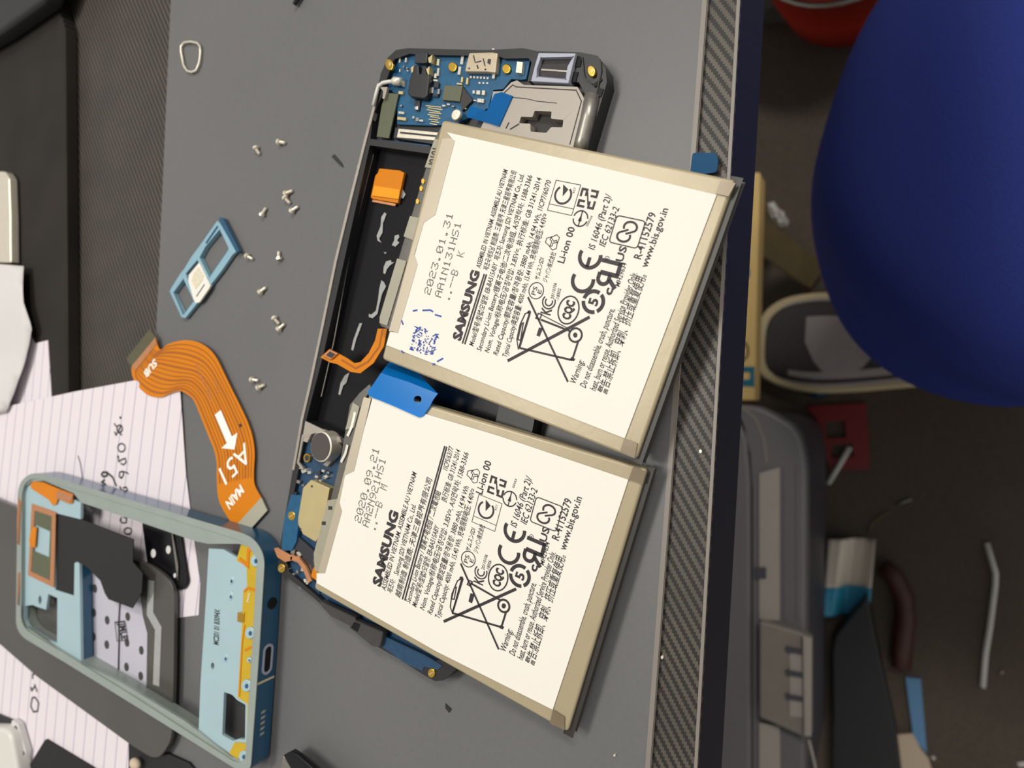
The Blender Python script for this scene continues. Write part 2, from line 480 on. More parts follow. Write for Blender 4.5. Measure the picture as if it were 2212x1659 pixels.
# ------------------------------------------------------------------ left side slab and sheets
SL = .0040
slab = MB().poly(Z(SL), [(-700, -20), (118, -12), (139, 60), (143, 500), (146, 960), (-700, 960)], SL-BT).build('ribbed_case', RIB, bevel=.0008)
tag(slab, 'flat black case with fine ribbed lines at far left of the bench', 'case')
dk = MB().poly(Z(.012), [(-500, -300), (190, -300), (92, 2), (0, 68), (-300, 250)], .0079).build('dark_pouch', M['black'], bevel=.002)
tag(dk, 'dark pouch at the top left corner on the ribbed case', 'pouch')
PP = Plane((-.138, 0, .0004), (.05, 0, 1))      # the pile of sheets rises towards the ribbed case
def off(h): return PP.shift(h)
lpA = lined_paper_mat('lined_paper', math.radians(5.5), .0068, .2)
lpB = lined_paper_mat('lined_paper_lower', math.radians(3), .0068, .5)
lpC = lined_paper_mat('lined_paper_small', math.radians(3), .0066, .1)
# lowest: sheet at bottom left
ptsB = [(-400, 1250), (300, 1250), (278, 1602), (276, 1760), (-400, 1760)]
PBl = off(.0000)
sheetB = MB().poly(PBl, ptsB, .0001).build('lined_sheet', lpB)
tag(sheetB, 'lined notebook sheet at bottom left, under the smoked plastic cover, marked with 07', 'paper')
mb = MB()
for pts in ([(75, 1506), (83, 1518), (81, 1536), (72, 1538), (66, 1526), (69, 1508), (75, 1506)], [(76, 1481), (68, 1492), (66, 1484)], [(74, 1478), (80, 1495)], [(70, 1467), (70, 1457), (76, 1455)]):
    mb.stroke(PBl, pts, .0007, .0002)
mb.build('handwriting', M['ink'], sheetB)
# small lined sheet above the crumpled white one
shC = MB().poly(Z(SL+.0004), [(45, 690), (75, 742), (103, 735), (111, 858), (105, 960), (-60, 960), (-20, 760)], .0003).build('lined_sheet', lpC)
tag(shC, 'narrow lined paper end showing between crumpled white sheet and the ribbed case', 'paper')
# main sheet
PA = off(.0004)
ptsA = [(-500, 975), (0, 881), (160, 846), (289, 822), (335, 826), (389, 845), (395, 930), (401, 1020), (413, 1119), (428, 1230), (443, 1327), (381, 1335), (-500, 1420)]
sheetA = MB().poly(PA, ptsA, .00015).build('lined_sheet', lpA)
tag(sheetA, 'large lined notebook sheet with handwritten digits ending 69508, under the orange cable end', 'paper')
mb = MB()
def hw(txtpts, w=.00055):
    for p in txtpts: mb.stroke(PA, p, w, .0002)
hw([[(258, 901), (261, 903)]], .0009)
hw([circ(258, 926, 6, 8, 10)+[(264, 926)], [(246, 915), (252, 922)], [(262, 918), (250, 940), (247, 932)], [(256, 934), (263, 940)]])
hw([circ(262, 967, 8, 9, 12)+[(270, 967)]])
hw([[(255, 984), (256, 997), (264, 992), (270, 990), (272, 998), (267, 1004), (260, 1001)], [(255, 984), (253, 988)]])
hw([[(262, 1034), (257, 1028), (258, 1020), (264, 1018), (267, 1024), (263, 1032), (257, 1030)], [(264, 1018), (274, 1021), (277, 1024)]])
hw([[(258, 1050), (262, 1058), (270, 1062), (275, 1058), (272, 1052), (265, 1054)]])
hw([[(262, 1118), (259, 1124), (264, 1130), (272, 1129), (273, 1120), (266, 1116)], ])
hw([circ(276, 1147, 8, 7, 12)+[(284, 1147)]])
hw([[(218, 1026), (222, 1020), (230, 1020), (231, 1027), (224, 1030), (219, 1026)], [(230, 1020), (243, 1031), (251, 1050)], [(226, 1036), (220, 1041), (227, 1046), (229, 1050), (224, 1052), (226, 1060)]], .0008)
hw([[(168, 984), (173, 1000), (176, 1018), (179, 1046)]], .0004)
mb.build('handwriting', M['ink'], sheetA)
# crumpled white sheet
def crumple(name, z, outline, m, amp, label, cat, nx=26, ny=26, seed=3):
    pl = Z(z); P = pl.l(outline); xs = [p.x for p in P]; ys = [p.y for p in P]
    bm = bmesh.new(); vs = [bm.verts.new(p) for p in P]; bm.faces.new(vs)
    for i in range(1, nx):
        bmesh.ops.bisect_plane(bm, geom=bm.verts[:]+bm.edges[:]+bm.faces[:], plane_co=(lerp(min(xs), max(xs), i/nx), 0, 0), plane_no=(1, 0, 0))
    for i in range(1, ny):
        bmesh.ops.bisect_plane(bm, geom=bm.verts[:]+bm.edges[:]+bm.faces[:], plane_co=(0, lerp(min(ys), max(ys), i/ny), 0), plane_no=(0, 1, 0))
    rr = random.Random(seed); dirs = [(rr.uniform(-1, 1), rr.uniform(-1, 1), rr.uniform(0, 6), rr.uniform(40, 110)) for _ in range(6)]
    for v in bm.verts:
        h = 0
        for a, c, ph, f in dirs: h += abs(math.sin((a*v.co.x+c*v.co.y)*f+ph))
        v.co.z += amp*h/6
    bm.faces.ensure_lookup_table()
    if bm.faces[0].normal.z < 0: bmesh.ops.reverse_faces(bm, faces=bm.faces[:])
    mb = MB(); bm.verts.index_update(); bm.verts.ensure_lookup_table(); mb.raw([v.co.copy() for v in bm.verts], [tuple(v.index for v in f.verts) for f in bm.faces]); bm.free()
    o = mb.build(name, m, smooth=True); sd = o.modifiers.new('thickness', 'SOLIDIFY'); sd.thickness = .00015
    return tag(o, label, cat)
crumple('crumpled_sheet', SL+.0012, [(-300, 560), (0, 572), (63, 577), (68, 655), (82, 712), (76, 742), (68, 780), (46, 850), (28, 890), (-300, 960)], M['pinkw'], .004,
        'crumpled blank white sheet on the ribbed case at the left edge', 'paper')
bar = MB().poly(Z(SL+.004), rnd([(-60, 367), (10, 370), (19, 384), (22, 470), (23, 568), (-60, 566)], 4), .0036).build('metal_bar', M['silver'], bevel=.0008)
tag(bar, 'bright silver metal bar at left edge above the crumpled white sheet', 'bar')

# black back cover piece under the frame
c4 = lambda p: crop(0, 1000, 2.517, p)
pb = off(.0016)
bc = empty('black_cover', pb.px(350, 1180), 'glossy black plastic cover piece with two painted white glare dots, beneath the blue frame', 'cover')
outl = rnd(c4([(770, 330), (845, 238), (905, 218), (948, 248), (985, 420), (1022, 650), (1000, 690), (960, 690), (800, 560)]), [0, 8, 8, 8, 0, 8, 8, 4, 0])
MB().poly(pb, outl, .0011).build('shell', M['blackgloss'], bc, bevel=.0004)
mb = MB()
for x, y, r in ((833, 492, 17), (915, 472, 16), (950, 612, 9)): mb.poly(pb, c4(circ(x, y, r*.8, r*1.4, 14)), .0001, .0002)
mb.build('round_spot', M['pinkw'], bc)  # white dots paint glare on the glossy shell
MB().poly(pb, c4([(932, 385), (938, 385), (968, 560), (965, 640), (955, 560)]), .0003, .0005).build('ridge', M['steel'], bc)

# small pieces at lower left (all on the lower sheet)
PZ = off(.0002)
c6 = lambda p: crop(0, 1400, 5.267, p)
g = empty('white_gadget', PZ.px(0, 1600), 'rounded white plastic gadget with dark side slots at bottom left corner', 'gadget')
MB().poly(off(.0062), rnd(c6([(-300, 900), (40, 915), (120, 980), (190, 1364), (240, 1700), (-300, 1700)]), [0, 20, 20, 0, 0, 0], 5), .006).build('body', M['plasw'], g, bevel=.0015, seg=3)
for q in ([(170, 880), (195, 915), (190, 955), (135, 985)], [(205, 1030), (235, 1070), (225, 1110), (188, 1080)], [(255, 1160), (278, 1200), (262, 1250), (222, 1215)]):
    MB().poly(off(.0030), c6(q), .0028).build('slot', M['black'], g)
MB().poly(off(.0028), c6([(130, 820), (200, 870), (290, 1180), (280, 1300), (200, 1300), (110, 950)]), .0026).build('side_panel', M['pinkw'], g, bevel=.0004)
t1 = MB().poly(off(.0009), c6([(-200, 690), (0, 760), (155, 825), (100, 950), (-200, 900)]), .0007).build('black_flap', M['black'])
tag(t1, 'black plastic flap behind the white gadget in the lower left corner', 'flap')
t2 = MB().poly(off(.0013), c6([(510, 1045), (1030, 1360), (1300, 1560), (200, 1560), (315, 1364)]), .0011).build('black_card', M['film'])
tag(t2, 'black card lying on the lined sheet at the bottom edge', 'card')
t3 = MB().poly(Z(.0012), c6([(1470, 1090), (1700, 1230), (1900, 1200), (2140, 1310), (2212, 1400), (2212, 1600), (1440, 1600), (1455, 1300)]), .0012).build('dark_patch', M['film'], bevel=.0004)  # flat dark piece along the bottom edge
tag(t3, 'flat dark piece under the tip of the smoked cover at bottom', 'pouch')
tag(MB().sphere(Z(.0032).px(292, 1650), .0019, (1.5, 1.1, .8)).build('beige_nub', M['ply'], smooth=True), 'small beige rubber nub on the flat dark piece', 'nub')

# smoked back cover with backing card
pS = off(.0035)
sc = empty('smoked_cover', pS.px(300, 1350), 'smoked grey translucent phone back cover lying under the pale blue frame', 'back cover')
o1 = rnd([(-360, 930), (38, 1098), (100, 1146), (330, 1222), (377, 1262), (375, 1450), (371, 1600), (340, 1645), (278, 1606), (80, 1462), (0, 1392), (-360, 1130)],
         [0, 0, 0, 30, 30, 0, 25, 28, 0, 0, 0, 0], 6)
win = c4([(478, 560), (560, 640), (640, 560), (720, 560), (765, 700), (778, 830), (803, 925), (797, 1300), (640, 1240), (470, 1120)])
MB().poly(pS, o1, .0014, holes=[win]).build('shell', M['smoke'], sc, bevel=.0003)
MB().stroke(pS, c4([(820, 640), (815, 820), (860, 900), (848, 1210)]), .0035, .0002, t=.0004).build('adhesive_strip', M['residue'], sc)
cardo = MB().poly(pS, win, .0004, -.0006).build('backing_card', M['card'], sc)
mb = MB()
c7 = lambda p: crop(180, 1200, 4.879, p)
for x, y in ((118, 348), (108, 602), (248, 682), (106, 855), (244, 940), (100, 1108), (237, 1192), (465, 645), (457, 918), (608, 1000), (452, 1175), (602, 1270)):
    mb.poly(pS, c7(circ(x, y, 22, 46, 14, -.1)), .0001, -.0004)
mb.build('dot', M['foam'], cardo)
mb = MB()
mb.stroke(pS, c7([(383, 490), (372, 700), (375, 900), (365, 1340)]), .0008, -.00035)
mb.stroke(pS, c7([(330, 705), (435, 695)]), .0006, -.0003); mb.stroke(pS, c7([(330, 705), (352, 900), (465, 895), (435, 695)]), .0003, -.0003)
text(mb, pS, 'JMLE', c7([(372, 715)])[0], c7([(400, 890)])[0], .004, -.0003, .02)
mb.build('printing', M['ink'], cardo)

# ------------------------------------------------------------------ pale blue mid frame
pF = Plane((-.1595, -.088, .0108), (.04, .006, 1))
mf = empty('phone_frame', pF.px(300, 1330, -.0065), 'pale blue phone mid frame with yellow flex and usb slot, leaning on the sheets', 'phone frame')
outer = rnd([(38, 1045), (70, 1018), (300, 1086), (545, 1158), (572, 1200), (560, 1400), (541, 1664), (520, 1668), (300, 1530), (150, 1437), (34, 1368)],
            [30, 22, 0, 30, 25, 0, 20, 25, 0, 0, 30], 6)
inner = rnd([(47, 1050), (72, 1030), (300, 1099), (530, 1170), (556, 1205), (545, 1400), (530, 1640), (512, 1650), (300, 1512), (160, 1425), (45, 1355)],
            [28, 20, 0, 28, 22, 0, 18, 22, 0, 0, 28], 6)
MB().poly(pF, outer, .0070, holes=[inner]).build('side_wall', M['navy'], mf, bevel=.0004)
# inner ledge of the rim
MB().poly(pF, outer, .0003, .0002, holes=[inner]).build('rim_face', M['skyrim'], mf)
ledge = rnd(c4([(185, 225), (270, 250), (440, 300), (445, 215), (720, 300), (1060, 425), (1130, 440), (1140, 470), (1085, 1420), (1040, 1430), (800, 1265), (480, 1100), (410, 1070), (160, 900), (130, 850)]), 0)
led_in = c4([(128, 135), (170, 100), (240, 98), (400, 165), (440, 215), (560, 255), (770, 325), (1060, 425), (1130, 440), (1300, 440), (1400, 470), (1418, 520), (1390, 950), (1362, 1560), (1330, 1625), (1240, 1590), (1080, 1460), (1000, 1400), (650, 1190), (480, 1108), (410, 1075), (140, 890), (110, 850), (105, 700)])
MB().poly(pF, inner, .0010, -.0003, holes=[led_in]).build('inner_ledge', M['skyrim'], mf)
mbw = MB(); mbw.stroke(pF, inner, .0003, -.00005, closed=True, t=.0068); mbw.build('inner_wall', M['skyrim'], mf)
# left plate with cutouts
lp = c4([(122, 130), (170, 110), (400, 200), (440, 215), (437, 306), (300, 272), (300, 690), (402, 722), (405, 545), (418, 538), (432, 548), (440, 1083), (405, 1075), (130, 890), (112, 840)])
cut = c4([(258, 712), (312, 735), (310, 985), (255, 965), (150, 890), (130, 850), (135, 775), (175, 785), (250, 795)])
cutc = c4([(262, 712), (312, 735), (310, 980), (262, 962), (160, 895), (137, 852), (137, 778), (178, 772), (200, 782), (250, 798)])
holeo = c4(circ(217, 745, 9, 24, 12))
opening = c4([(185, 335), (272, 370), (270, 515), (185, 480)])
plate = MB().poly(pF, lp, .0010, -.0012, holes=[cutc, holeo]).build('camera_end_plate', M['sky'], mf)
MB().poly(pF, c4([(412, 560), (432, 548), (440, 1083), (414, 1075)]), .0045, -.0013).build('cross_bar', M['navy'], mf)
ring = c4([(172, 222), (303, 268), (293, 678), (152, 610)])
ri = c4([(188, 258), (282, 290), (272, 640), (168, 590)])
rg = MB().poly(pF, ring, .0003, -.0008, holes=[ri]).build('antenna_coil', M['copper'], mf)
MB().poly(pF, ri, .0002, -.0009, holes=[c4([(190, 335), (272, 372), (266, 515), (186, 480)])]).build('coil_film', M['chip'], rg)
MB().poly(pF, c4([(163, 385), (180, 345), (198, 352), (190, 460), (163, 455), (158, 420)]), .0003, -.0003).build('flex_tab', M['flex'], mf)
MB().poly(pF, c4([(165, 118), (178, 98), (235, 105), (330, 145), (398, 170), (392, 220), (375, 222), (315, 195), (305, 225), (285, 230), (265, 200), (170, 140)]), .0003, -.0006).build('flex_strip', M['flex'], mf)
MB().poly(pF, c4([(312, 148), (396, 176), (380, 218), (300, 190)]), .0003, -.0003).build('contact_pad', M['copper'], mf)
for q in ([(100, 180), (118, 215), (110, 450), (92, 440), (92, 300)], [(98, 590), (112, 600), (110, 780), (92, 770)]):
    MB().poly(pF, c4(q), .0003, .0002).build('copper_strip', M['copper'], mf)
fl = MB().poly(pF, c4([(303, 272), (440, 306), (725, 415), (722, 540), (775, 600), (770, 700), (720, 790), (590, 742), (570, 710), (545, 640), (470, 565), (425, 540), (405, 548), (398, 720), (298, 690)]), .0003, -.0016).build('shielding_film', M['film'], mf)
# usb end plate
rp = c4([(1135, 465), (1215, 470), (1300, 520), (1310, 450), (1385, 465), (1405, 520), (1398, 900), (1372, 1400), (1350, 1600), (1290, 1610), (1110, 1475), (1080, 1462), (1090, 1200), (1110, 890), (1122, 700)])
rc = [c4(circ(1156, 1103, 10, 18, 10)), rnd(c4([(1218, 1245), (1262, 1260), (1290, 1290), (1335, 1315), (1332, 1505), (1300, 1500), (1268, 1512), (1208, 1478)]), 3)]
ep = MB().poly(pF, rp, .0010, -.0010, holes=rc).build('usb_end_plate', M['sky'], mf)
yf = c4([(1310, 445), (1390, 462), (1412, 520), (1402, 650), (1392, 900), (1368, 1430), (1345, 1600), (1290, 1608), (1245, 1580), (1275, 1520), (1340, 1525), (1345, 1310), (1292, 1275), (1312, 960), (1322, 700), (1345, 690), (1340, 560), (1285, 530)])
MB().poly(pF, yf, .0003, -.0006).build('usb_flex', M['yell'], mf, bevel=0)
mb = MB(); mb.stroke(pF, c4([(1300, 520), (1345, 560), (1350, 475), (1385, 462), (1412, 520), (1405, 670)]), .0012, -.00045)
mb.stroke(pF, c4([(1325, 700), (1345, 680), (1405, 700), (1398, 900), (1385, 990), (1330, 1020)]), .0007, -.00045)
mb.stroke(pF, c4([(1330, 880), (1315, 980), (1300, 1270)]), .0005, -.00045)
mb.stroke(pF, c4([(1378, 1080), (1362, 1400), (1345, 1560)]), .0012, -.00045); mb.build('orange_trace', M['flex'], mf)
for x, y, r in ((1388, 532, 27), (1357, 925, 26), (1337, 1212, 27), (1322, 1597, 25), (1352, 1072, 12)):
    s_ = MB().poly(pF, c4(circ(x, y, r, r*1.25, 16)), .0007, .0001).build('screw_post', M['sky'], mf, bevel=.0002)
    MB().poly(pF, c4(circ(x+3, y+2, r*.35, r*.5, 10)), .0001, .0002).build('screw_hole', M['navy'], s_)
for x, y in ((1252, 640), (1248, 725), (1220, 1062)):
    s_ = MB().poly(pF, c4(circ(x, y, 17, 24, 14)), .0003, -.0008).build('rivet', M['sky'], mf, bevel=.0002)
    MB().poly(pF, c4(circ(x+6, y+4, 6, 10, 10)), .0001, -.00075).build('rivet_hole', M['navy'], s_)
MB().poly(pF, c4([(1290, 812), (1325, 815), (1322, 870), (1288, 862)]), .0006, -.0001).build('spring_contact', M['gold'], mf, bevel=.0002)
mb = MB(); text(mb, pF, 'MC201 01 B3094X', c4([(1188, 992)])[0], c4([(1195, 800)])[0], .0026, -.0009, .015); mb.build('printing', M['ink'], mf)
mb = MB(); text(mb, pF, 'SM-01A', c4([(1352, 760)])[0], c4([(1360, 710)])[0], .001, -.0004); mb.build('flex_lettering', M['white'], mf)
# usb slot, headphone hole and speaker holes on the side wall
def wall_plane():
    a = pF.px(572, 1200); c = pF.px(541, 1664); d = (c-a).normalized(); n = d.cross(pF.n)
    if n.x < 0: n = -n
    return Plane(a + n*.0001, n), d
wp, wd = wall_plane()
def wallp(y, depth):   # point on wall at photo row y, depth below the top
    a = pF.px(572-(y-1200)*31/464., y); return a - pF.n*depth + wp.n*.0002
def slot(yc, dc, hl, hr, n=20):
    c = wallp(yc, dc)
    out = []
    for k in range(n):
        t = 2*math.pi*k/n; cx_, sy_ = math.cos(t), math.sin(t)
        ex = (hl-hr)*(1 if cx_ > 0 else -1) if hl > hr else 0
        out.append(c + wd*(ex+hr*cx_) + pF.n*hr*sy_)
    return out
MB().prism([p+wp.n*.0003 for p in slot(1432, .0036, .0048, .0020)], wp.n, .0003, [[p+wp.n*.0003 for p in slot(1432, .0036, .0040, .0013)]]).build('usb_slot_rim', M['lav'], mf)
MB().prism([p+wp.n*.0001 for p in slot(1432, .0036, .0040, .0013)], wp.n, .0001).build('usb_slot', M['blackgloss'], mf)
MB().prism([p+wp.n*.0002 for p in slot(1310, .0040, .0018, .0018)], wp.n, .0001).build('headphone_hole', M['blackgloss'], mf)
mb = MB()
for k in range(5):
    y_ = 1545+k*12; mb.prism([wallp(y_, .0044), wallp(y_+5, .0040), wallp(y_+5, .0026), wallp(y_, .0030)], wp.n, .0001)
mb.build('speaker_hole_glint', M['solder'], mf)  # pale faces paint glints at the speaker holes
mb = MB()
for yy in (1388, 1478): mb.prism([wallp(yy-2, .0001), wallp(yy+3, .0001), wallp(yy+3, .0069), wallp(yy-2, .0069)], wp.n, .0001)
mb.build('antenna_line', M['sole'], mf)

# ------------------------------------------------------------------ orange ribbon cable
c3 = lambda p: crop(0, 540, 3.456, p)
pC = Plane(Z(.0016).px(420, 950), (.012, 0, 1))
rc_ = empty('ribbon_cable', pC.px(440, 930), 'orange curved flat ribbon cable printed SUB and MAIN with a white arrow', 'ribbon cable')
R_ = c3([(1160, 650), (1192, 742), (1250, 705), (1340, 678), (1420, 675), (1500, 698), (1570, 748), (1620, 815), (1660, 895), (1720, 1020), (1790, 1160), (1850, 1290), (1885, 1400), (1900, 1520)]) + [(548, 1020), (550, 1048), (564, 1075)]
L_ = c3([(982, 870), (985, 930), (1010, 990), (1060, 1050), (1120, 1090), (1200, 1100), (1270, 1070), (1340, 1052), (1400, 1080), (1450, 1130), (1500, 1250), (1560, 1400), (1600, 1500), (1618, 1600)]) + [(468, 1030), (474, 1085), (506, 1139)]
def resamp(P, n):
    P = [Vector(p) for p in P]; ds = [0]
    for i in range(1, len(P)): ds.append(ds[-1]+(P[i]-P[i-1]).length)
    out = []
    for k in range(n):
        t = ds[-1]*k/(n-1); i = 1
        while i < len(P)-1 and ds[i] < t: i += 1
        out.append(P[i-1].lerp(P[i], (t-ds[i-1])/max(1e-9, ds[i]-ds[i-1])))
    return out
def smooth(P, it=2):
    for _ in range(it): P = [P[0]]+[P[i-1]*.25+P[i]*.5+P[i+1]*.25 for i in range(1, len(P)-1)]+[P[-1]]
    return P
# pair the edges by matching index (control points are placed opposite each other)
def pathc(P, n): 
    P = [Vector(p) for p in P]; out = []
    for k in range(n):
        t = k*(len(P)-1)/(n-1); i = min(int(t), len(P)-2); f = t-i
        p0 = P[max(i-1, 0)]; p1 = P[i]; p2 = P[i+1]; p3 = P[min(i+2, len(P)-1)]
        out.append(.5*((2*p1)+(-p0+p2)*f+(2*p0-5*p1+4*p2-p3)*f*f+(-p0+3*p1-3*p2+p3)*f**3))
    return out
Rc, Lc = pathc(R_, 68), pathc(L_, 68)
MB().poly(pC, [tuple(p) for p in Rc]+[tuple(p) for p in reversed(Lc)], .00025).build('ribbon', M['flex'], rc_)
mb = MB()
for k in range(1, 13):
    f = k/13.
    a = [Rc[i].lerp(Lc[i], f if i > 6 else lerp(.5+(f-.5)*.6, f, i/6)) for i in range(2, 61)]
    mb.stroke(pC, smooth([Vector((p.x, p.y)) for p in a]) and [tuple(p) for p in smooth(a)], .00042 if k % 3 else .0008, .00006)
mb.build('copper_trace', M['flexd'], rc_)
MB().poly(pC, [(564, 1075), (577, 1103), (532, 1153), (506, 1139)], .0004, .0001).build('stiffener', M['stiff'], rc_)
MB().poly(pC, c3([(1115, 590), (1162, 655), (985, 872), (940, 812)]), .0004, .0001).build('stiffener', M['clear'], rc_)
MB().poly(pC, c3([(1160, 652), (1168, 700), (1010, 900), (982, 868)]), .0002, .0002).build('contact_pad', M['copper'], rc_)
mb = MB()
mb.poly(pC, crop(260, 700, 3.53, [(720, 692), (765, 655), (850, 858), (892, 828), (870, 957), (770, 946), (812, 908)]), 0, .0001)
mb.build('arrow_mark', M['white'], rc_); mb = MB()
text(mb, pC, 'SUB', (334, 774), (310, 804), .0030, .0001, .03)
mb.build('white_print', M['white'], rc_); mb = MB(); text(mb, pC, 'A51', (529, 955), (472, 1014), .0066, .0001, .0)
mb.build('white_print', M['white'], rc_); mb = MB(); text(mb, pC, 'MAIN', (519, 1046), (487, 1085), .0032, .0001, .03)
mb.build('white_print', M['white'], rc_)
mb = MB(); text(mb, pC, 'LT-A51 FPC', (422, 790), (455, 868), .0016, .0001); text(mb, pC, 'V1.2', (461, 822), (470, 850), .0016, .0001)
mb.build('copper_lettering', M['copper'], rc_)
MB().poly(pC, circ(519, 919, 3, 4, 10), .0001, .0001).build('pin_hole', M['black'], rc_)

# ------------------------------------------------------------------ sim tray
c5 = lambda p: crop(350, 460, 6.911, p)
pT = Z(.0016)
st = empty('sim_tray', Z(0).px(436, 580), 'pale blue three window sim tray lying diagonally on the grey mat', 'sim tray')
w1 = c5([(865, 250), (1000, 515), (992, 550), (712, 960), (568, 665), (652, 508)])
w2 = c5([(362, 905), (532, 705), (690, 985), (540, 1290), (480, 1250)])
w3 = c5([(325, 985), (480, 1310), (328, 1512), (312, 1512), (176, 1190)])
MB().poly(pT, c5([(822, 112), (875, 170), (1108, 575), (1050, 625), (890, 860), (715, 1085), (545, 1320), (345, 1572), (288, 1560), (108, 1170), (140, 1110), (275, 895), (330, 830), (430, 660), (600, 430)]), .0013, holes=[w1, w2, w3]).build('tray_body', M['tray'], st, bevel=.0002)
MB().poly(pT, c5([(842, 92), (868, 60), (905, 75), (1152, 565), (1110, 600)]), .0014, .0004).build('end_plate', M['navy'], st, bevel=.0002)
MB().poly(pT, c5([(820, 190), (842, 205), (665, 462), (645, 445)]), .0003, .0001).build('side_groove', M['navy'], st)
simc = MB().poly(Z(.0020), rnd(c5([(555, 738), (722, 1085), (700, 1130), (560, 1330), (505, 1348), (470, 1290), (392, 1015), (400, 925)]), 1.5), .0006).build('sim_card', M['label'])
tag(simc, 'small white chip card seated in the middle window of the blue sim tray', 'sim card')
mb = MB(); mb.stroke(Z(.0020), c5([(632, 1065), (570, 1160), (512, 1245)]), .0004, .0001); mb.build('printed_line', M['ink'], simc)
mb = MB(); mb.poly(Z(.0020), c5([(545, 810), (620, 940), (600, 1010), (500, 1140), (440, 1020), (470, 900)]), 0, .00008); mb.build('speckled_area', mat('speckle', (206, 198, 176), rough=.6, var=.6, vscale=3500), simc)

# ------------------------------------------------------------------ wire clip
pw = Z(.0008)
ck = [Vector(pw.px(x, y)) for x, y in [(398, 92), (412, 90), (426, 93), (432, 100), (433, 112), (432, 126), (430, 138), (424, 152), (414, 156), (404, 153), (397, 142), (394, 128), (391, 112), (391, 100)]]
cl = MB().tube(ck, .00042, 8, closed=True).build('wire_clip', M['silver'], smooth=True)
tag(cl, 'bent silver wire clip on the mat near its upper left corner', 'clip')

# ------------------------------------------------------------------ tool tips
def tooltip(name, pts, z, m, label, cat, r0, r1):
    P = [Z(z).px(x, y) for x, y in pts]; o = MB().tube(P, [lerp(r0, r1, i/(len(P)-1)) for i in range(len(P))], 10).build(name, m, smooth=True); return tag(o, label, cat)
tooltip('tweezer_tip', [(636, 10), (650, -14), (675, -60), (710, -130)], .0012, M['black'], 'dark tool tip poking in at the top edge of the mat', 'tool', .0007, .0012)
tb = empty('tool_handle', Z(0).px(650, 1655), 'black flat tool with metal side poking in at the bottom of the mat', 'tool')
MB().poly(Z(.006), [(611, 1632), (630, 1622), (645, 1632), (690, 1672), (780, 1750), (700, 1790)], .0018).build('grip', M['blackgloss'], tb, bevel=.0004)
MB().poly(Z(.0041), [(611, 1632), (650, 1665), (700, 1720), (640, 1760), (600, 1680)], .0040).build('metal_side', M['steel'], tb, bevel=.0003)

# ------------------------------------------------------------------ loose screws
def make_screw(label):
    t = empty('screw', (0, 0, 0), label, 'screw', 'loose screws scattered on the grey mat')
    hd = MB().tube([(0, 0, .0010), (.0008, 0, .0010)], [.0010, .0010], 14).build('screw_head', M['silver'], t)
    MB().tube([(-.00002, 0, .0010), (-.00006, 0, .0010)], [.0004, .0004], 4).build('cross_slot', M['black'], hd)
    pr = [.00056]; P = [(.0008, 0, .0010)]; n = 9
    for i in range(1, n+1): P.append((.0008+.0021*i/n, 0, .0010-.00040*i/n)); pr.append(.00058 if i % 2 else .00046)
    P.append((.0031, 0, .0006)); pr.append(.00015)
    MB().tube(P, pr, 10).build('threaded_shank', M['silver'], t)
    return t
def dup(r, loc, rz, label):
    c = r.copy(); COL.objects.link(c); c.location = loc; c.rotation_euler = (0, 0, rz); c['label'] = label
    for ch in list(r.children):
        d = ch.copy(); COL.objects.link(d); d.parent = c
        for g_ in list(ch.children):
            e = g_.copy(); COL.objects.link(e); e.parent = d
    return c
SC = [(553, 319, 560, 334, 'silver screw, left one of the two topmost loose screws'),
      (602, 307, 619, 309, 'silver screw lying level, right one of the two topmost loose screws'),
      (617, 419, 637, 408, 'silver screw at the top of the cluster of three'),
      (616, 427, 626, 440, 'tarnished screw in the middle of the cluster of three'),
      (630, 457, 646, 443, 'silver screw at the bottom of the cluster of three'),
      (566, 466, 573, 450, 'small upright screw to the left of the cluster of three'),
      (534, 553, 550, 563, 'silver screw nearest the upper end of the sim tray side, tilted down'),
      (604, 562, 601, 541, 'upright silver screw left of the phone battery bay, below the cluster'),
      (562, 632, 576, 618, 'silver screw lying alone right of the sim tray foot'),
      (593, 686, 602, 700, 'upper screw of the crossed pair left of the phone'),
      (602, 712, 615, 698, 'lower screw of the crossed pair left of the phone'),
      (544, 820, 562, 823, 'upper of the two bottommost loose screws'),
      (558, 838, 575, 829, 'lower of the two bottommost loose screws')]
proto = None
for x0, y0, x1, y1, lb in SC:
    A, B = Z(.0008).px(x0, y0), Z(.0008).px(x1, y1); a = math.atan2(B.y-A.y, B.x-A.x); L = Vector((A.x, A.y, 0))
    if proto is None: proto = make_screw(lb); proto.location = L; proto.rotation_euler = (0, 0, a)
    else: dup(proto, L, a, lb)
# ------------------------------------------------------------------ opened phone
HT = .0048          # top of the phone's rim
pH = Z(HT)
ph = empty('opened_phone', Z(0).px(960, 780), 'opened black phone with blue circuit boards and empty battery bay under the two batteries', 'phone')
c2 = lambda p: crop(740, 60, 3.568, p)
c8 = lambda p: crop(800, 90, 8.296, p)
c9 = lambda p: crop(660, 300, 2.963, p)
c10 = lambda p: crop(600, 840, 5.53, p)
c11 = lambda p: crop(560, 1100, 4.148, p)
body = [(880, 104), (1050, 108), (1130, 104), (1160, 110), (1255, 113), (1290, 120), (1308, 146), (1311, 178), (1266, 330), (1088, 1250), (1040, 1392), (985, 1446), (972, 1458), (958, 1470), (940, 1472), (910, 1455), (861, 1423), (815, 1397), (758, 1353), (717, 1327), (676, 1290), (640, 1262), (610, 1240), (600, 1222), (606, 1172), (623, 1071), (632, 1017), (641, 967), (651, 909), (668, 840), (725, 560), (790, 304), (812, 215), (822, 160), (838, 124), (855, 108)]
bay = [(799, 314), (985, 340), (1180, 380), (1050, 1010), (905, 985), (735, 945), (661, 909), (700, 760), (775, 420)]
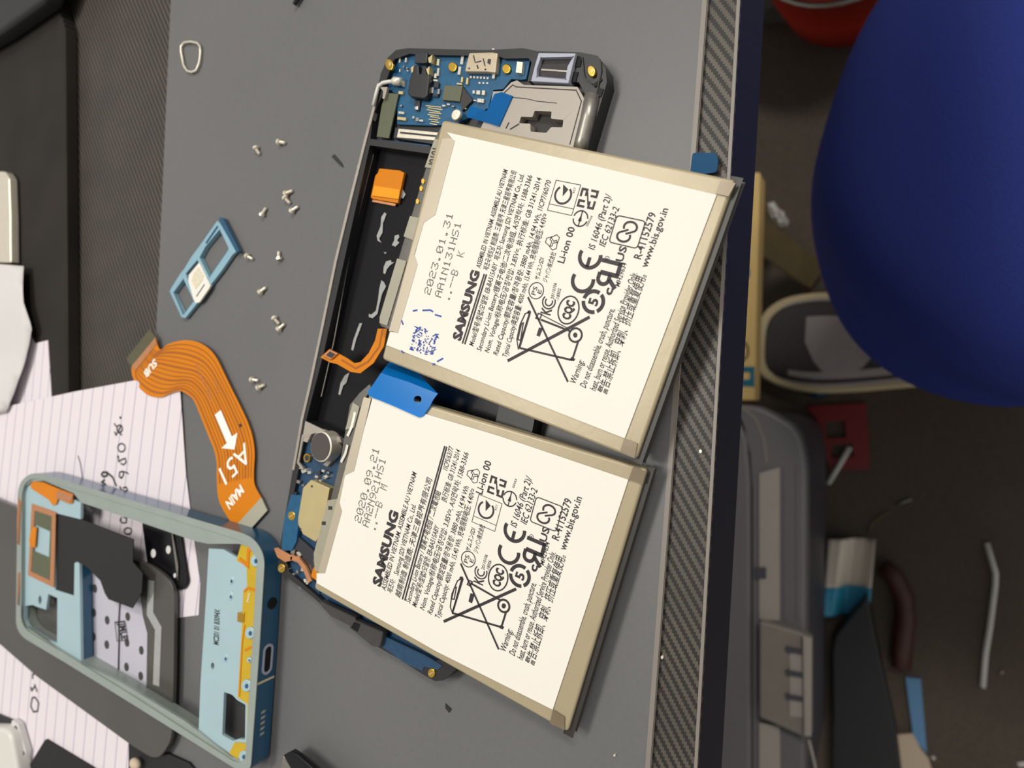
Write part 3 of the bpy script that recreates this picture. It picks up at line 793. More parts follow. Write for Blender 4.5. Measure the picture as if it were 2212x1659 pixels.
pocketT = [(852, 128), (885, 116), (905, 118), (1075, 121), (1090, 126), (1142, 126), (1148, 135), (1140, 175), (1250, 178), (1268, 210), (1245, 330), (1230, 372), (1000, 325), (800, 300), (806, 250), (826, 205), (836, 170)]
pocketB = [(662, 925), (740, 960), (1040, 1030), (1075, 1180), (1000, 1380), (960, 1425), (905, 1430), (850, 1405), (720, 1318), (625, 1235), (616, 1205), (632, 1080), (648, 1000)]
MB().poly(pH, body, HT, holes=[bay, pocketT, pocketB]).build('chassis', M['black'], ph, bevel=.0004)
HB = .0012
flo = MB().poly(Z(HB), rnd(bay, 0), HB-.0002).build('battery_bay_floor', M['blackgloss'], ph)
MB().poly(Z(.0026), pocketT, .0024).build('board_seat', M['black'], ph)
MB().poly(Z(.0026), pocketB, .0024).build('board_seat', M['black'], ph)
# worn metal left rim of the chassis
mb = MB(); mb.stroke(pH, [(817, 180), (808, 230), (788, 306), (757, 430), (725, 562), (697, 700), (667, 842), (652, 905), (642, 965), (633, 1015)], .0010, .0003, t=.0016)
mb.build('metal_rim', M['rim'], ph)
MB().stroke(pH, c10([(375, 560), (300, 560), (255, 800), (240, 880), (300, 960)]), .0008, .0004, t=.0006).build('metal_rim', M['rim'], ph)
MB().poly(pH, c10([(330, 385), (740, 580), (760, 640), (640, 620), (520, 510), (400, 540), (350, 640), (290, 620)]), .0010, .0003).build('metal_bracket', M['plate'], ph)
MB().stroke(Z(HT), c9([(435, 100), (300, 650), (180, 1300), (100, 1650)]), .0003, -.0018).build('bay_glow_line', M['steel'], ph)  # thin line paints the glow along the bay's inner left wall
# glue residue on the bay floor
for q in ([(505, 470), (518, 480), (495, 540), (492, 600), (470, 640), (485, 665), (460, 650), (455, 620), (480, 560), (485, 500)],
          [(570, 620), (595, 612), (600, 630), (585, 650), (600, 665), (575, 690), (552, 680), (568, 650)],
          [(500, 725), (520, 727), (510, 737)], [(515, 785), (545, 775), (550, 790), (570, 788), (540, 810), (520, 835), (510, 865), (498, 860), (500, 820)],
          [(485, 905), (500, 915), (515, 945), (490, 990), (470, 1070), (460, 1120), (430, 1148), (405, 1140), (405, 1120), (420, 1125), (450, 1100), (465, 1020), (472, 960)],
          [(345, 1180), (362, 1180), (350, 1215), (325, 1280), (305, 1355), (292, 1350), (305, 1290), (330, 1220)],
          [(250, 1515), (280, 1495), (262, 1560), (240, 1580), (222, 1640), (210, 1635), (225, 1560)],
          [(610, 340), (622, 325), (640, 355), (625, 380), (608, 378)]):
    MB().poly(Z(HB), c9(q), .0002, .0003).build('glue_residue', M['residue'], ph)
cn = MB().poly(Z(HB+.0012), rnd(c9([(470, 188), (600, 200), (630, 215), (590, 412), (430, 385), (415, 375), (445, 235), (462, 215)]), 2), .0011).build('bay_connector', M['flex'], ph, bevel=.0002)
MB().poly(Z(HB+.0012), c9([(440, 300), (605, 325), (595, 385), (425, 362)]), .0002, .0003).build('connector_tab', mat('light_orange', (232, 150, 30), rough=.2), cn)
MB().poly(Z(HB+.0008), c9([(430, 388), (578, 415), (572, 430), (426, 402)]), .0004).build('contact_edge', M['copper'], cn)
# sub board (top of the photo)
PT = .0036
bt = MB().poly(Z(PT), c2([(400, 215), (545, 212), (560, 190), (640, 190), (720, 222), (905, 220), (905, 185), (970, 185), (1180, 185), (1240, 200), (1260, 228), (1430, 230), (1447, 245), (1435, 300), (1415, 395), (1380, 400), (1300, 395), (1240, 470), (1160, 480), (1120, 620), (960, 700), (880, 740), (690, 755), (420, 745), (420, 510), (330, 480), (350, 400), (370, 330)]), .0010).build('charging_board', M['pcb'], ph, bevel=.0001)
def comp(parent, name, m, cf, pts, z, t, bev=0.):
    return MB().poly(Z(z), cf(pts), t).build(name, m, parent, bevel=bev)
def cube(parent, name, m, cf, x, y, w_, h_, z, t, a=-.25):
    ca, sa = math.cos(a), math.sin(a)
    pts = [(x+dx*ca-dy*sa, y+dx*sa+dy*ca) for dx, dy in ((-w_/2, -h_/2), (w_/2, -h_/2), (w_/2, h_/2), (-w_/2, h_/2))]
    return comp(parent, name, m, cf, pts, z, t)
comp(bt, 'headphone_jack', M['chipd'], c8, [(800, 190), (1020, 190), (1010, 380), (940, 390), (780, 380)], .0054, .0018, .0003)
comp(bt, 'headphone_jack_body', M['black'], c8, [(735, 570), (780, 420), (860, 410), (865, 570), (905, 570), (925, 410), (1000, 430), (1060, 600), (1020, 970), (960, 1020), (720, 990), (660, 930), (690, 700)], .0058, .0022, .0004)
comp(bt, 'jack_clip', M['shield'], c8, [(1035, 290), (1115, 230), (1090, 380), (1045, 370)], .0058, .0020)
comp(bt, 'jack_clip', M['shield'], c8, [(985, 510), (1060, 440), (1050, 590), (1010, 580)], .0058, .0020)
comp(bt, 'jack_clip', M['shield'], c8, [(725, 470), (780, 420), (760, 545), (735, 560)], .0058, .0020)
comp(bt, 'microphone', M['chipd'], c8, [(800, 1040), (895, 1050), (870, 1240), (800, 1230), (790, 1140)], .0042, .0006, .0002)
comp(bt, 'microphone_port', M['solder'], c8, [(790, 1160), (850, 1150), (850, 1215), (795, 1215)], .0044, .0005, .0001)
up = comp(bt, 'usb_port', mat('usb_metal', (186, 172, 148), rough=.35, metal=.4, var=.1, vscale=900), c8, [(1770, 195), (2180, 185), (2280, 200), (2240, 560), (2080, 540), (1690, 535), (1720, 370)], .0054, .0018, .0003)
comp(bt, 'usb_port_screw_pad', M['chipd'], c2, [(1120, 240), (1140, 240), (1135, 280), (1115, 270)], .0056, .0003)
for x, y, w_, h_ in ((1015, 240, 8, 60), (1050, 260, 40, 8), (1090, 265, 8, 60), (975, 312, 14, 10), (1100, 320, 12, 12), (1040, 300, 10, 30)):
    cube(bt, 'usb_port_cutout', M['chipd'], c2, x, y, w_, h_, .0055, .0002)
for x, y in ((920, 250), (900, 330), (1190, 255), (1165, 360), (1158, 190), (1130, 300)):
    cube(bt, 'anchor_pad', M['solder'], c2, x, y, 20, 62, .0042, .0006, .15)
comp(bt, 'charging_chip', M['chip'], c2, [(785, 443), (925, 447), (903, 568), (765, 555)], .0047, .0011, .0001)
comp(bt, 'black_foam_patch', M['foam'], c2, [(930, 460), (990, 540), (1000, 560), (920, 640), (905, 560)], .0044, .0008)
for cx_, cy_ in ((845, 300), (1260, 315)):
    s_ = MB().poly(Z(.0043), c2(circ(cx_, cy_, 33, 38, 20)), .0007).build('gold_pad', M['gold'], bt, bevel=.0002)
cube(bt, 'spring_contact', M['silver'], c2, 1362, 305, 45, 85, .0048, .0012, .12)
rr = random.Random(5)
for x, y, w_, h_, mm in [(440, 250, 12, 34, 0), (487, 248, 12, 34, 0), (470, 300, 10, 14, 1), (500, 330, 10, 12, 0), (440, 330, 8, 20, 0), (495, 310, 12, 10, 1), (735, 265, 18, 50, 0), (735, 340, 14, 60, 0), (715, 370, 16, 34, 0), (715, 405, 34, 14, 0), (722, 440, 34, 40, 2), (690, 480, 16, 44, 0), (740, 490, 14, 40, 1), (715, 520, 40, 20, 2), (448, 500, 34, 22, 3), (468, 430, 16, 44, 0), (450, 600, 12, 14, 1), (452, 655, 44, 18, 0), (455, 700, 66, 22, 3), (545, 690, 14, 16, 0), (575, 705, 22, 26, 1), (605, 715, 30, 14, 0), (1010, 495, 16, 24, 0), (1045, 498, 28, 30, 0), (1085, 500, 22, 34, 0), (1020, 560, 24, 8, 0), (1055, 560, 32, 28, 0), (1080, 563, 14, 30, 0), (920, 400, 14, 40, 3), (960, 410, 14, 50, 3), (900, 432, 40, 12, 3), (815, 590, 22, 12, 0), (850, 605, 20, 10, 1), (780, 600, 24, 12, 0), (940, 620, 26, 12, 1)]:
    cube(bt, 'capacitor', [M['solder'], M['steel'], M['chipd'], M['shield']][mm], c2, x, y, w_, h_, .0043, .0007, .12)
for k in range(6): cube(bt, 'contact_point', M['solder'], c2, 988+k*26, 380+k*1.5, 16, 16, .0038, .0002)
for k in range(3): cube(bt, 'contact_point', M['solder'], c2, 1055+k*30, 425+k, 14, 14, .0038, .0002)
for k in range(9): cube(bt, 'fine_trace', M['shield'], c2, 700+(k % 2)*14, 606+k*17, 120-8*k, 7, .0038, .0002, .1+.05*(k % 3))
# flex and antenna bits
comp(ph, 'wide_flex', M['chip'], c2, [(335, 498), (430, 510), (355, 852), (262, 840), (300, 600)], .0044, .0006, .0001)
cb = MB().tube([Z(.0056).px(*q) for q in c2([(238, 600), (268, 480), (278, 450), (310, 425), (360, 415), (385, 415)])], .00055, 8).build('antenna_cable', M['plasw'], ph, smooth=True)
MB().tube([Z(.0052).px(*q) for q in c2([(385, 415), (400, 412), (450, 415)])], [.0008, .0012, .0011], 10).build('antenna_plug', M['silver'], ph, smooth=True)
comp(ph, 'white_bracket', M['plate'], c2, [(285, 455), (345, 455), (335, 500), (322, 548), (305, 545), (312, 490)], .0054, .0010, .0001)
fx = comp(ph, 'display_connector', M['chipd'], c2, [(405, 765), (760, 800), (740, 905), (390, 850)], .0046, .0020, .0002)
comp(fx, 'connector_shell', M['silver'], c2, [(430, 775), (740, 805), (725, 870), (415, 845)], .0050, .0005, .0002)
comp(fx, 'connector_groove', M['chipd'], c2, [(445, 800), (735, 830), (730, 842), (440, 812)], .0052, .0003)
comp(ph, 'blue_board_edge', M['pcb'], c2, [(265, 862), (670, 905), (665, 940), (270, 890)], .0044, .0010)
# loudspeaker
sp = MB().poly(Z(.0062), c2([(1510, 192), (1795, 195), (1770, 300), (1740, 428), (1450, 412), (1480, 290)]), .0034, holes=[c2([(1530, 232), (1775, 225), (1740, 300), (1720, 395), (1500, 375), (1500, 320)])]).build('speaker_gasket', M['lav'], ph, bevel=.0002)
MB().poly(Z(.0052), c2([(1528, 230), (1777, 223), (1722, 397), (1498, 378)]), .0024).build('speaker_grille', M['foam'], ph)
mb = MB(); mb.stroke(Z(.0052), c2([(1530, 322), (1735, 335)]), .0004, .0001); mb.build('grille_bar', M['steel'], ph)
pl_ = MB().poly(Z(.0056), c2([(1130, 640), (1160, 490), (1235, 488), (1300, 420), (1345, 405), (1395, 440), (1810, 455), (1870, 560), (1790, 895), (1700, 1050), (1200, 1000), (1000, 900)]), .0028, holes=[rnd(c2([(1480, 640), (1612, 645), (1605, 700), (1702, 710), (1695, 768), (1608, 765), (1570, 810), (1448, 800), (1450, 740), (1360, 735), (1375, 685), (1465, 688)]), 3)]).build('metal_plate', M['plate'], ph, bevel=.0002)
MB().poly(Z(.0032), c2([(1340, 620), (1720, 630), (1700, 830), (1340, 810)]), .0004).build('plate_recess', M['foam'], ph)
mb = MB(); mb.stroke(Z(.0056), c2([(1300, 535), (1410, 545), (1500, 565), (1650, 580)]), .00014, .0001); mb.stroke(Z(.0056), c2([(1290, 782), (1360, 740)]), .0003, .0001); mb.stroke(Z(.0056), c2([(1258, 775), (1282, 728)]), .0003, .0001)
mb.stroke(Z(.0056), c2([(1175, 520), (1240, 505), (1310, 440), (1340, 455), (1800, 480), (1840, 565), (1750, 900)]), .00022, .0001)
mb.build('pen_mark', M['ink'], pl_)
MB().poly(Z(.0058), c2([(985, 600), (1110, 640), (1170, 510), (1225, 495), (1310, 525), (1205, 760), (1130, 735), (960, 690)]), .0003, .0002).build('blue_adhesive_film', M['cyantape'], ph)
MB().tube([Z(.0052).px(*q) for q in c2([(1925, 520), (1890, 700), (1850, 860), (1830, 950)])], .0018, 10).build('foam_cord', M['steel'], ph, smooth=True)
for q in ([(1805, 215), (1845, 225), (1830, 300), (1790, 300)], [(1780, 340), (1815, 340), (1795, 420), (1760, 415)], [(1925, 440), (1995, 385), (2000, 400), (1945, 460)], [(1960, 460), (2010, 470), (1990, 530), (1950, 520)]):
    MB().poly(Z(HT), c2(q), .0002, .0003).build('recess', M['blackgloss'], ph)
mb = MB(); mb.stroke(pH, c2([(1985, 240), (1992, 330), (1962, 480), (1870, 900)]), .0003, .0004); mb.stroke(pH, c2([(1845, 220), (1860, 360), (1870, 390), (1920, 430)]), .0003, .0004)
mb.build('rim_edge_line', M['foam'], ph)
for cf, x, y in ((c2, 358, 283), (c2, 1916, 332)):
    bs = MB().poly(Z(HT+.0010), cf(circ(x, y, 30, 44, 20, -.2)), .0009).build('screw_boss', M['gold'], ph, bevel=.0002)
    MB().poly(Z(HT+.0010), cf(circ(x+6, y-4, 10, 18, 10)), .0001, .0001).build('boss_hole', M['shield'], bs)
c_ = MB().poly(Z(.0062), c2(circ(870, 668, 34, 46, 18, .4)), .0014).build('coax_plug', M['silver'], ph, bevel=.0004)

# main board (bottom left)
bb = MB().poly(Z(PT), [(662, 925), (735, 965), (745, 1010), (720, 1100), (700, 1180), (690, 1280), (720, 1310), (850, 1390), (890, 1422), (925, 1430), (960, 1420), (1000, 1300), (960, 1260), (740, 1240), (680, 1292), (620, 1232), (612, 1205), (628, 1080), (644, 1000)], .0010).build('main_board', M['pcbd'], ph)
MB().poly(Z(.0052), [(628, 1068), (652, 1070), (640, 1170), (630, 1190), (607, 1190), (612, 1130)], .0014).build('board_edge', M['pcb'], ph, bevel=.0002)
mo = MB().poly(Z(.0082), c10(circ(515, 690, 128, 185, 40)), .0044).build('vibration_motor', M['silver'], ph, bevel=.0003)
MB().poly(Z(.0082), c10(circ(505, 690, 112, 168, 40)), .0002, .0002).build('motor_label', mat('motor_label', (64, 58, 56), rough=.55), mo)
MB().poly(Z(.0048), c10([(540, 905), (690, 780), (695, 810), (590, 930)]), .0012).build('flex_tail', M['plate'], ph)
so = MB().poly(Z(.0046), c10(circ(345, 825, 38, 52, 16)), .0009).build('coax_socket', M['gold'], ph)
MB().poly(Z(.0046), c10(circ(345, 825, 24, 36, 14)), .0001, .0001).build('socket_hole', M['chipd'], so)
sh = MB().poly(Z(.0066), rnd(c10([(395, 1085), (620, 1185), (590, 1350), (560, 1560), (500, 1760), (450, 1830), (300, 1740), (240, 1620), (240, 1540), (300, 1180)]), 2), .0028).build('metal_shield', M['shield'], ph, bevel=.0003)
MB().poly(Z(.0066), c10(circ(405, 1165, 11, 14, 10)), .0001, .0001).build('vent_hole', M['black'], sh)
MB().poly(Z(.0066), c11(circ(367, 180, 8, 10, 10)), .0001, .0001).build('vent_hole', M['black'], sh)
MB().poly(Z(.0046), c11([(300, 260), (340, 240), (410, 300), (500, 380), (490, 640), (420, 560), (380, 400), (290, 330)]), .0008).build('dark_bracket', M['chipd'], ph)
MB().poly(Z(.0056), c11([(130, 350), (160, 345), (250, 395), (300, 430), (290, 460), (230, 475), (160, 430)]), .0006).build('copper_flap', M['copper'], ph, bevel=.0001)
MB().stroke(Z(.0056), c11([(280, 430), (350, 455), (400, 520), (430, 590), (455, 650)]), .0016, .0, t=.0008).build('copper_flex', M['copper'], ph)
MB().poly(Z(.0068), c11([(500, 500), (535, 545), (510, 640), (465, 600), (480, 540)]), .0008).build('orange_flex_loop', M['flex'], ph)
for x, y in ((287, 60), (195, 530), (1540, 1470)):
    bs = MB().poly(Z(HT+.0006), c11(circ(x, y, 32, 42, 16)), .0010).build('screw_boss', M['gold'], ph, bevel=.0002)
    MB().stroke(Z(HT+.0006), c11([(x-20, y+12), (x+22, y-14)]), .0003, .0001).build('boss_slot', M['shield'], bs)
rr = random.Random(11)
for x, y, s_ in [(250, 545, 40), (300, 590, 30), (340, 560, 26), (385, 540, 30), (370, 690, 44), (410, 640, 30), (330, 640, 24), (430, 660, 26), (300, 380, 50), (355, 400, 44), (235, 240, 30), (320, 200, 34), (290, 150, 26), (245, 180, 22), (1150, 1225, 26), (1220, 1280, 26), (1250, 1310, 36), (1290, 1280, 18), (1380, 1400, 34), (1375, 1365, 24), (1370, 1290, 20), (1475, 1345, 24), (1250, 1230, 22)]:
    cube(bb, 'capacitor', rr.choice([M['solder'], M['steel'], M['silver'], M['solder']]), c11, x, y, s_*.7, s_, .0046, .0010, rr.uniform(-.6, .6))
for x, y, s_ in [(310, 980, 70), (375, 1000, 50), (270, 940, 50), (240, 1110, 60), (205, 1245, 40), (480, 1000, 60), (540, 980, 44), (570, 1050, 60), (500, 1100, 40), (460, 1050, 44), (600, 1000, 36), (160, 1530, 60), (545, 1060, 34), (300, 1150, 30)]:
    cube(bb, 'capacitor', rr.choice([M['solder'], M['steel'], M['chipd'], M['solder']]), c10, x, y, s_*.8, s_*.6, .0047, .0011, rr.uniform(-.6, .6))
# lower edge parts under the second battery
MB().poly(Z(.0064), c11([(540, 820), (600, 850), (860, 970), (870, 1080), (700, 990), (640, 960), (555, 870)]), .0022).build('camera_bracket', M['foam'], ph, bevel=.0003)
MB().poly(Z(.0066), c11([(840, 990), (1110, 1100), (1080, 1240), (1010, 1230), (800, 1060)]), .0024).build('camera_socket', M['foam'], ph, bevel=.0004)
MB().poly(Z(.0067), c11([(850, 1010), (905, 1030), (880, 1100), (820, 1060)]), .0002, .0).build('socket_gap', M['blackgloss'], ph)
MB().poly(Z(.0050), c11([(1105, 1130), (1490, 1310), (1640, 1400), (1600, 1440), (1480, 1410), (1460, 1450), (1290, 1370), (1100, 1230)]), .0014).build('board_edge', M['pcbd'], ph)

# ------------------------------------------------------------------ batteries
def battery(name, pl, top, label_px, tab_px, tape_px, thick, label, pcm_px, side_line):
    root = empty(name, pl.px(*[sum(q)/len(top) for q in zip(*top)], -thick), label, 'battery', 'loose battery packs lying on the opened phone')
    MB().poly(pl, rnd(top, 9, 4), thick-.0006, -.0002).build('foil_body', M['wrap'], root, bevel=.0016, seg=4)
    lab = MB().poly(pl, label_px, .00012, .0001).build('label', M['label'], root)
    tb_ = MB().poly(pl, tab_px, .0002, .0002).build('folded_tab', mat('tan_tab', (176, 166, 146), rough=.35, metal=.2), root)
    for q in tape_px: MB().poly(pl, q, .00015, .00022).build('corner_tape', M['wrapd'], root)
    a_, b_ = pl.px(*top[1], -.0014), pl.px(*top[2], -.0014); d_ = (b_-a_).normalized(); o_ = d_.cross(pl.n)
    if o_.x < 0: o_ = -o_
    MB().prism([a_-o_*.0004, a_+o_*.0009, b_+o_*.0009, b_-o_*.0004][::-1], pl.n, .0030).build('shaded_end_flange', mat('painted_end_shade', (42, 37, 33), rough=.45), root, bevel=.0006)  # end flange, coloured dark to paint shade on the right end face
    return root, lab
cA = lambda p: crop(820, 240, 2.514, p)
cB = lambda p: crop(680, 820, 2.1275, p)
cz1 = lambda p: crop(780, 700, 5.53, p)
PB1 = tilted((.0087, .0257, .0112), -.283, .045)
PB2 = tilted((-.0065, -.0397, .0104), -.2277, .095)
top1 = [(955, 258), (1588, 388), (1374, 993), (824, 776)]
lab1 = cA([(365, 115), (1100, 282), (1830, 455), (1331, 1777), (700, 1530), (36, 1270), (58, 1198), (96, 1205), (205, 832), (190, 785), (240, 605), (300, 562), (407, 165)])
tab1 = cA([(385, 145), (408, 160), (302, 562), (240, 605), (188, 780), (206, 832), (98, 1206), (72, 1195), (50, 1195), (340, 150)])
tape1 = [crop(1300, 300, 4.1475, [(1060, 375), (1200, 395), (1135, 515), (1020, 490)]), crop(1120, 900, 5.53, [(1262, 262), (1418, 318), (1385, 500), (1215, 400)])]
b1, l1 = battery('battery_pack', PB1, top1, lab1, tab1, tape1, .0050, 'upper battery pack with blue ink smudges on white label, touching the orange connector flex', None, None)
top2 = [(800, 838), (1398, 1014), (1226, 1583), (677, 1272)]
lab2 = cB([(265, 85), (850, 260), (1441, 460), (1093, 1517), (560, 1250), (8, 935), (8, 890), (45, 890), (122, 605), (112, 565), (135, 440), (175, 420)])
tab2 = cB([(225, 80), (258, 88), (180, 420), (137, 440), (112, 565), (124, 605), (46, 890), (15, 888)])
tape2 = [crop(1120, 900, 5.53, [(1370, 600), (1520, 655), (1480, 805), (1312, 752)]), crop(1100, 1350, 5.37, [(505, 985), (640, 1070), (640, 1220), (470, 1140)])]
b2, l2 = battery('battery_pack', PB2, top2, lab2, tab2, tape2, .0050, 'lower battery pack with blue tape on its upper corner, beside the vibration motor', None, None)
# protection circuit strips along the left ends
def strip(root, pl, pts, m, name, t=.0022, o=-.0012): return MB().poly(pl, pts, t, o).build(name, m, root, bevel=.0002)
s1 = strip(b1, PB1, cA([(300, 145), (345, 60), (385, 50), (385, 120), (345, 150), (60, 1190), (10, 1170), (-5, 1150)]), M['pcmd'], 'protection_circuit')
for q in ([(298, 150), (335, 155), (285, 310), (245, 305)], [(165, 570), (215, 580), (180, 700), (130, 680)], [(95, 800), (145, 815), (40, 1165), (0, 1150), (0, 1120)]):
    MB().poly(PB1, cA(q), .0003, -.0009).build('grey_label_strip', M['pcm'], s1)
mb = MB(); text(mb, PB1, 'J0101', cA([(292, 300)])[0], cA([(318, 205)])[0], .0018, -.0008, .02)
mb.build('strip_lettering', M['ink'], s1)
for q in ((235, 380), (205, 490), (225, 420)): MB().poly(PB1, cA(circ(q[0], q[1], 9, 15, 8)), .0003, -.0009).build('gold_contact', M['gold'], s1)
s2 = strip(b2, PB2, cB([(160, 115), (205, 60), (250, 20), (262, 45), (232, 85), (30, 890), (0, 880), (-10, 830), (70, 560), (120, 350)]), M['pcmd'], 'protection_circuit')
for q in ([(175, 105), (205, 125), (180, 220), (140, 230)], [(60, 555), (105, 548), (35, 880), (0, 880), (-5, 800)]):
    MB().poly(PB2, cB(q), .0003, -.0009).build('grey_label_strip', M['pcm'], s2)
for q in ((42, 660), (72, 590)): MB().poly(PB2, cB([(q[0]-9, q[1]-9), (q[0]+9, q[1]-7), (q[0]+7, q[1]+9), (q[0]-11, q[1]+8)]), .0001, -.00085).build('contact_hole', M['black'], s2)
mb = MB(); mb.stroke(PB2, cB([(185, 150), (170, 215), (150, 260)]), .0008, -.0008); mb.stroke(PB2, cB([(150, 300), (140, 340), (120, 380)]), .0008, -.0008); mb.build('solder_line', M['solder'], s2)
# orange connector flex of the upper battery
MB().poly(Z(.0082), c9([(522, 1215), (500, 1330), (435, 1435), (350, 1500), (290, 1492), (200, 1440), (160, 1432), (95, 1398), (155, 1345), (200, 1368), (262, 1402), (312, 1436), (352, 1428), (405, 1370), (445, 1290), (462, 1215)]), .0004).build('connector_flex', M['flex'], b1)
MB().stroke(Z(.0082), c9([(492, 1215), (470, 1330), (400, 1425), (320, 1468), (230, 1415)]), .0005, .0001).build('flex_trace', M['flexd'], b1)
fc = MB().poly(Z(.0090), c9([(108, 1390), (152, 1348), (205, 1372), (160, 1412)]), .0008).build('flex_connector', M['copper'], b1, bevel=.0002)
MB().poly(Z(.0090), c9([(130, 1385), (155, 1360), (190, 1378), (162, 1402)]), .0002, .0001).build('connector_socket', M['chipd'], fc)
# blue pull tape on the lower battery
def tape():
    lo = cz1([(130, 740), (95, 775), (78, 825), (95, 860), (400, 985), (690, 1115), (740, 1095), (822, 980), (860, 905)])
    round_spot = cz1(circ(675, 900, 46, 44, 16))
    MB().poly(PB2, lo+cz1([(915, 830), (560, 690), (235, 585)]), .0002, .0006, holes=[round_spot]).build('blue_pull_tape', M['bluetape'], b2)
    A = [PB2.px(*q, .0006) for q in cz1([(235, 585), (915, 830)])]
    B = [Z(.0060).px(*q) for q in cz1([(345, 440), (640, 545)])]
    mb = MB(); n = Vector((0, 0, 1)); mb.raw([A[0], A[1], B[1], B[0]], [(0, 1, 2, 3)]); o = mb.build('blue_pull_tape', M['bluetape'], b2)
    sd = o.modifiers.new('thickness', 'SOLIDIFY'); sd.thickness = .0002
tape()

# ------------------------------------------------------------------ battery printing
def bin_logo(mb, pl, cf, P):
    for a, b_, w_ in P['lines']: mb.stroke(pl, cf([a, b_]), w_, .0002)
    for q, w_ in P['polys']: mb.stroke(pl, cf(q), w_, .0002, closed=True)
    for q in P['fills']: mb.poly(pl, cf(q), 0, .0002)
def marks(mb, pl, cf, A, k):
    """A: anchor centres in crop pixels; R0,R1 give the reading direction"""
    r0, r1 = cf([A['r0']])[0], cf([A['r1']])[0]
    F = lambda key: Frame(pl, cf([A[key]])[0], r0, r1, .0002)
    f = F('pse'); f.arc(mb, 0, 0, 1.9*k, 0, 360, .2); f.tx(mb, 'PS', -.1*k, .45*k, 2.0*k, 1.15*k); f.tx(mb, 'E', 0, -.95*k, .9*k, 1.0*k)
    f = F('kc'); f.tx(mb, 'K', -.9*k, 0, 1.5*k, 2.6*k, .02)
    for r in (.9, 1.6): f.arc(mb, 1.3*k, 0, r*k, 55, 305, .3)
    f = F('cqc'); f.arc(mb, 0, 0, 3.2*k, 0, 360, .32, ry=2.5*k); f.tx(mb, 'CQC', 0, 0, 4.4*k, 2.0*k, .05)
    f = F('ce'); f.arc(mb, -2.3*k, 0, 2.5*k, 70, 290, .85); f.arc(mb, 3.2*k, 0, 2.5*k, 70, 290, .85); f.st(mb, [(.8*k, 0), (3.0*k, 0)], .8)
    f = F('five'); f.arc(mb, 0, 0, 2.35*k, 100, 205, .85); f.arc(mb, 0, 0, 2.35*k, 220, 325, .85); f.arc(mb, 0, 0, 2.35*k, -20, 85, .85); f.tx(mb, '5', 0, 0, 1.6*k, 2.2*k, .03)
    f = F('ru'); k0 = k; k = k*1.1
    # backward R joined to U
    f.st(mb, [(-.2*k, 2.0*k), (-.2*k, -2.1*k)], 1.0); f.arc(mb, -1.3*k, .9*k, 1.15*k, 90, 270, .85); f.st(mb, [(-1.4*k, 2.05*k), (-.2*k, 2.05*k)], .85); f.st(mb, [(-1.4*k, -.25*k), (-.2*k, -.25*k)], .85); f.st(mb, [(-1.2*k, -.3*k), (-2.7*k, -2.1*k)], .9)
    f.st(mb, [(-.2*k, -1.7*k), (2.6*k, -1.7*k)], .9); f.st(mb, [(2.2*k, 2.4*k), (2.2*k, -2.1*k)], .9)
    k = k0; f = F('c'); f.tx(mb, 'c', 0, 0, 1.6*k, 2.0*k, .03)
    f = F('us'); f.tx(mb, 'US', 0, 0, 3.4*k, 1.7*k, .02)
    f = F('reg'); f.arc(mb, 0, 0, .5*k, 0, 360, .1); f.tx(mb, 'R', 0, 0, .5*k, .5*k)
    f = F('rcm'); w2, h2 = 3.5*k, 3.2*k
    f.st(mb, [(-w2, -h2), (w2, -h2), (w2, h2), (-w2, h2)], .13, closed=True); f.st(mb, [(-w2+1.5*k, -h2), (-w2+1.5*k, h2)], .13)
    f.arc(mb, .6*k, .4*k, 2.0*k, 40, 320, .45); f.fill(mb, [f_ for f_ in [(.3*k, .4*k), (2.9*k, 1.1*k), (2.0*k, -.5*k)]])
    f.tx(mb, 'KC7', 2.1*k, -2.0*k, 1.3*k, .5*k)
    f = F('dia')
    for a in range(4):
        t = math.pi/2*a; c_, s_ = math.cos(t), math.sin(t)
        f.st(mb, [(c_*x-s_*y, s_*x+c_*y) for x, y in ((.25*k, 1.9*k), (1.9*k, 1.9*k), (1.9*k, .7*k), (.5*k, .7*k))], .5)
    f.st(mb, [(-1.4*k, -.5*k), (1.4*k, .5*k)], .3)
    f = F('ci'); f.arc(mb, 0, 0, 1.75*k, -80, 80, .28); f.arc(mb, 0, 0, 1.75*k, 100, 260, .28); f.st(mb, [(-1.9*k, 0), (1.9*k, 0)], .25); f.fill(mb, [(-.6*k, .45*k), (1.0*k, 0), (-.6*k, -.45*k)])
    f = F('rec')
    for a in range(3):
        t = 2*math.pi*a/3; c_, s_ = math.cos(t), math.sin(t)
        f.st(mb, [(c_*x-s_*y, s_*x+c_*y) for x, y in ((-1.1*k, .4*k), (-.5*k, 1.8*k), (.5*k, 1.8*k), (1.1*k, .6*k), (.4*k, .9*k), (.1*k, .3*k))], .16, closed=True)
    f = F('sbox'); q = 3.0*k; rq = .8*k
    box_ = rnd([(-q, -q*1.12), (q, -q*1.12), (q, q*1.12), (-q, q*1.12)], rq, 4); f.st(mb, box_, .22, closed=True)
    S_ = [(-.4*k, -.9*k), (-1.1*k, -1.3*k), (-1.8*k, -.9*k), (-1.8*k, 0), (-1.2*k, .6*k), (1.2*k, -.6*k)]
    f.arc(mb, -1.1*k, .45*k, 1.15*k, 55, 300, .45, ry=1.5*k); f.arc(mb, 1.1*k, -.45*k, 1.15*k, -125, 120, .45, ry=1.5*k); f.st(mb, [(-.45*k, 1.68*k), (.5*k, -.2*k)], .4); f.st(mb, [(-.52*k, -.85*k+.0), (.45*k, -1.68*k)][::1] if False else [(-.5*k, .2*k), (.42*k, -1.68*k)], .4)
CJ1 = '/锂离子电池组/二次電池'
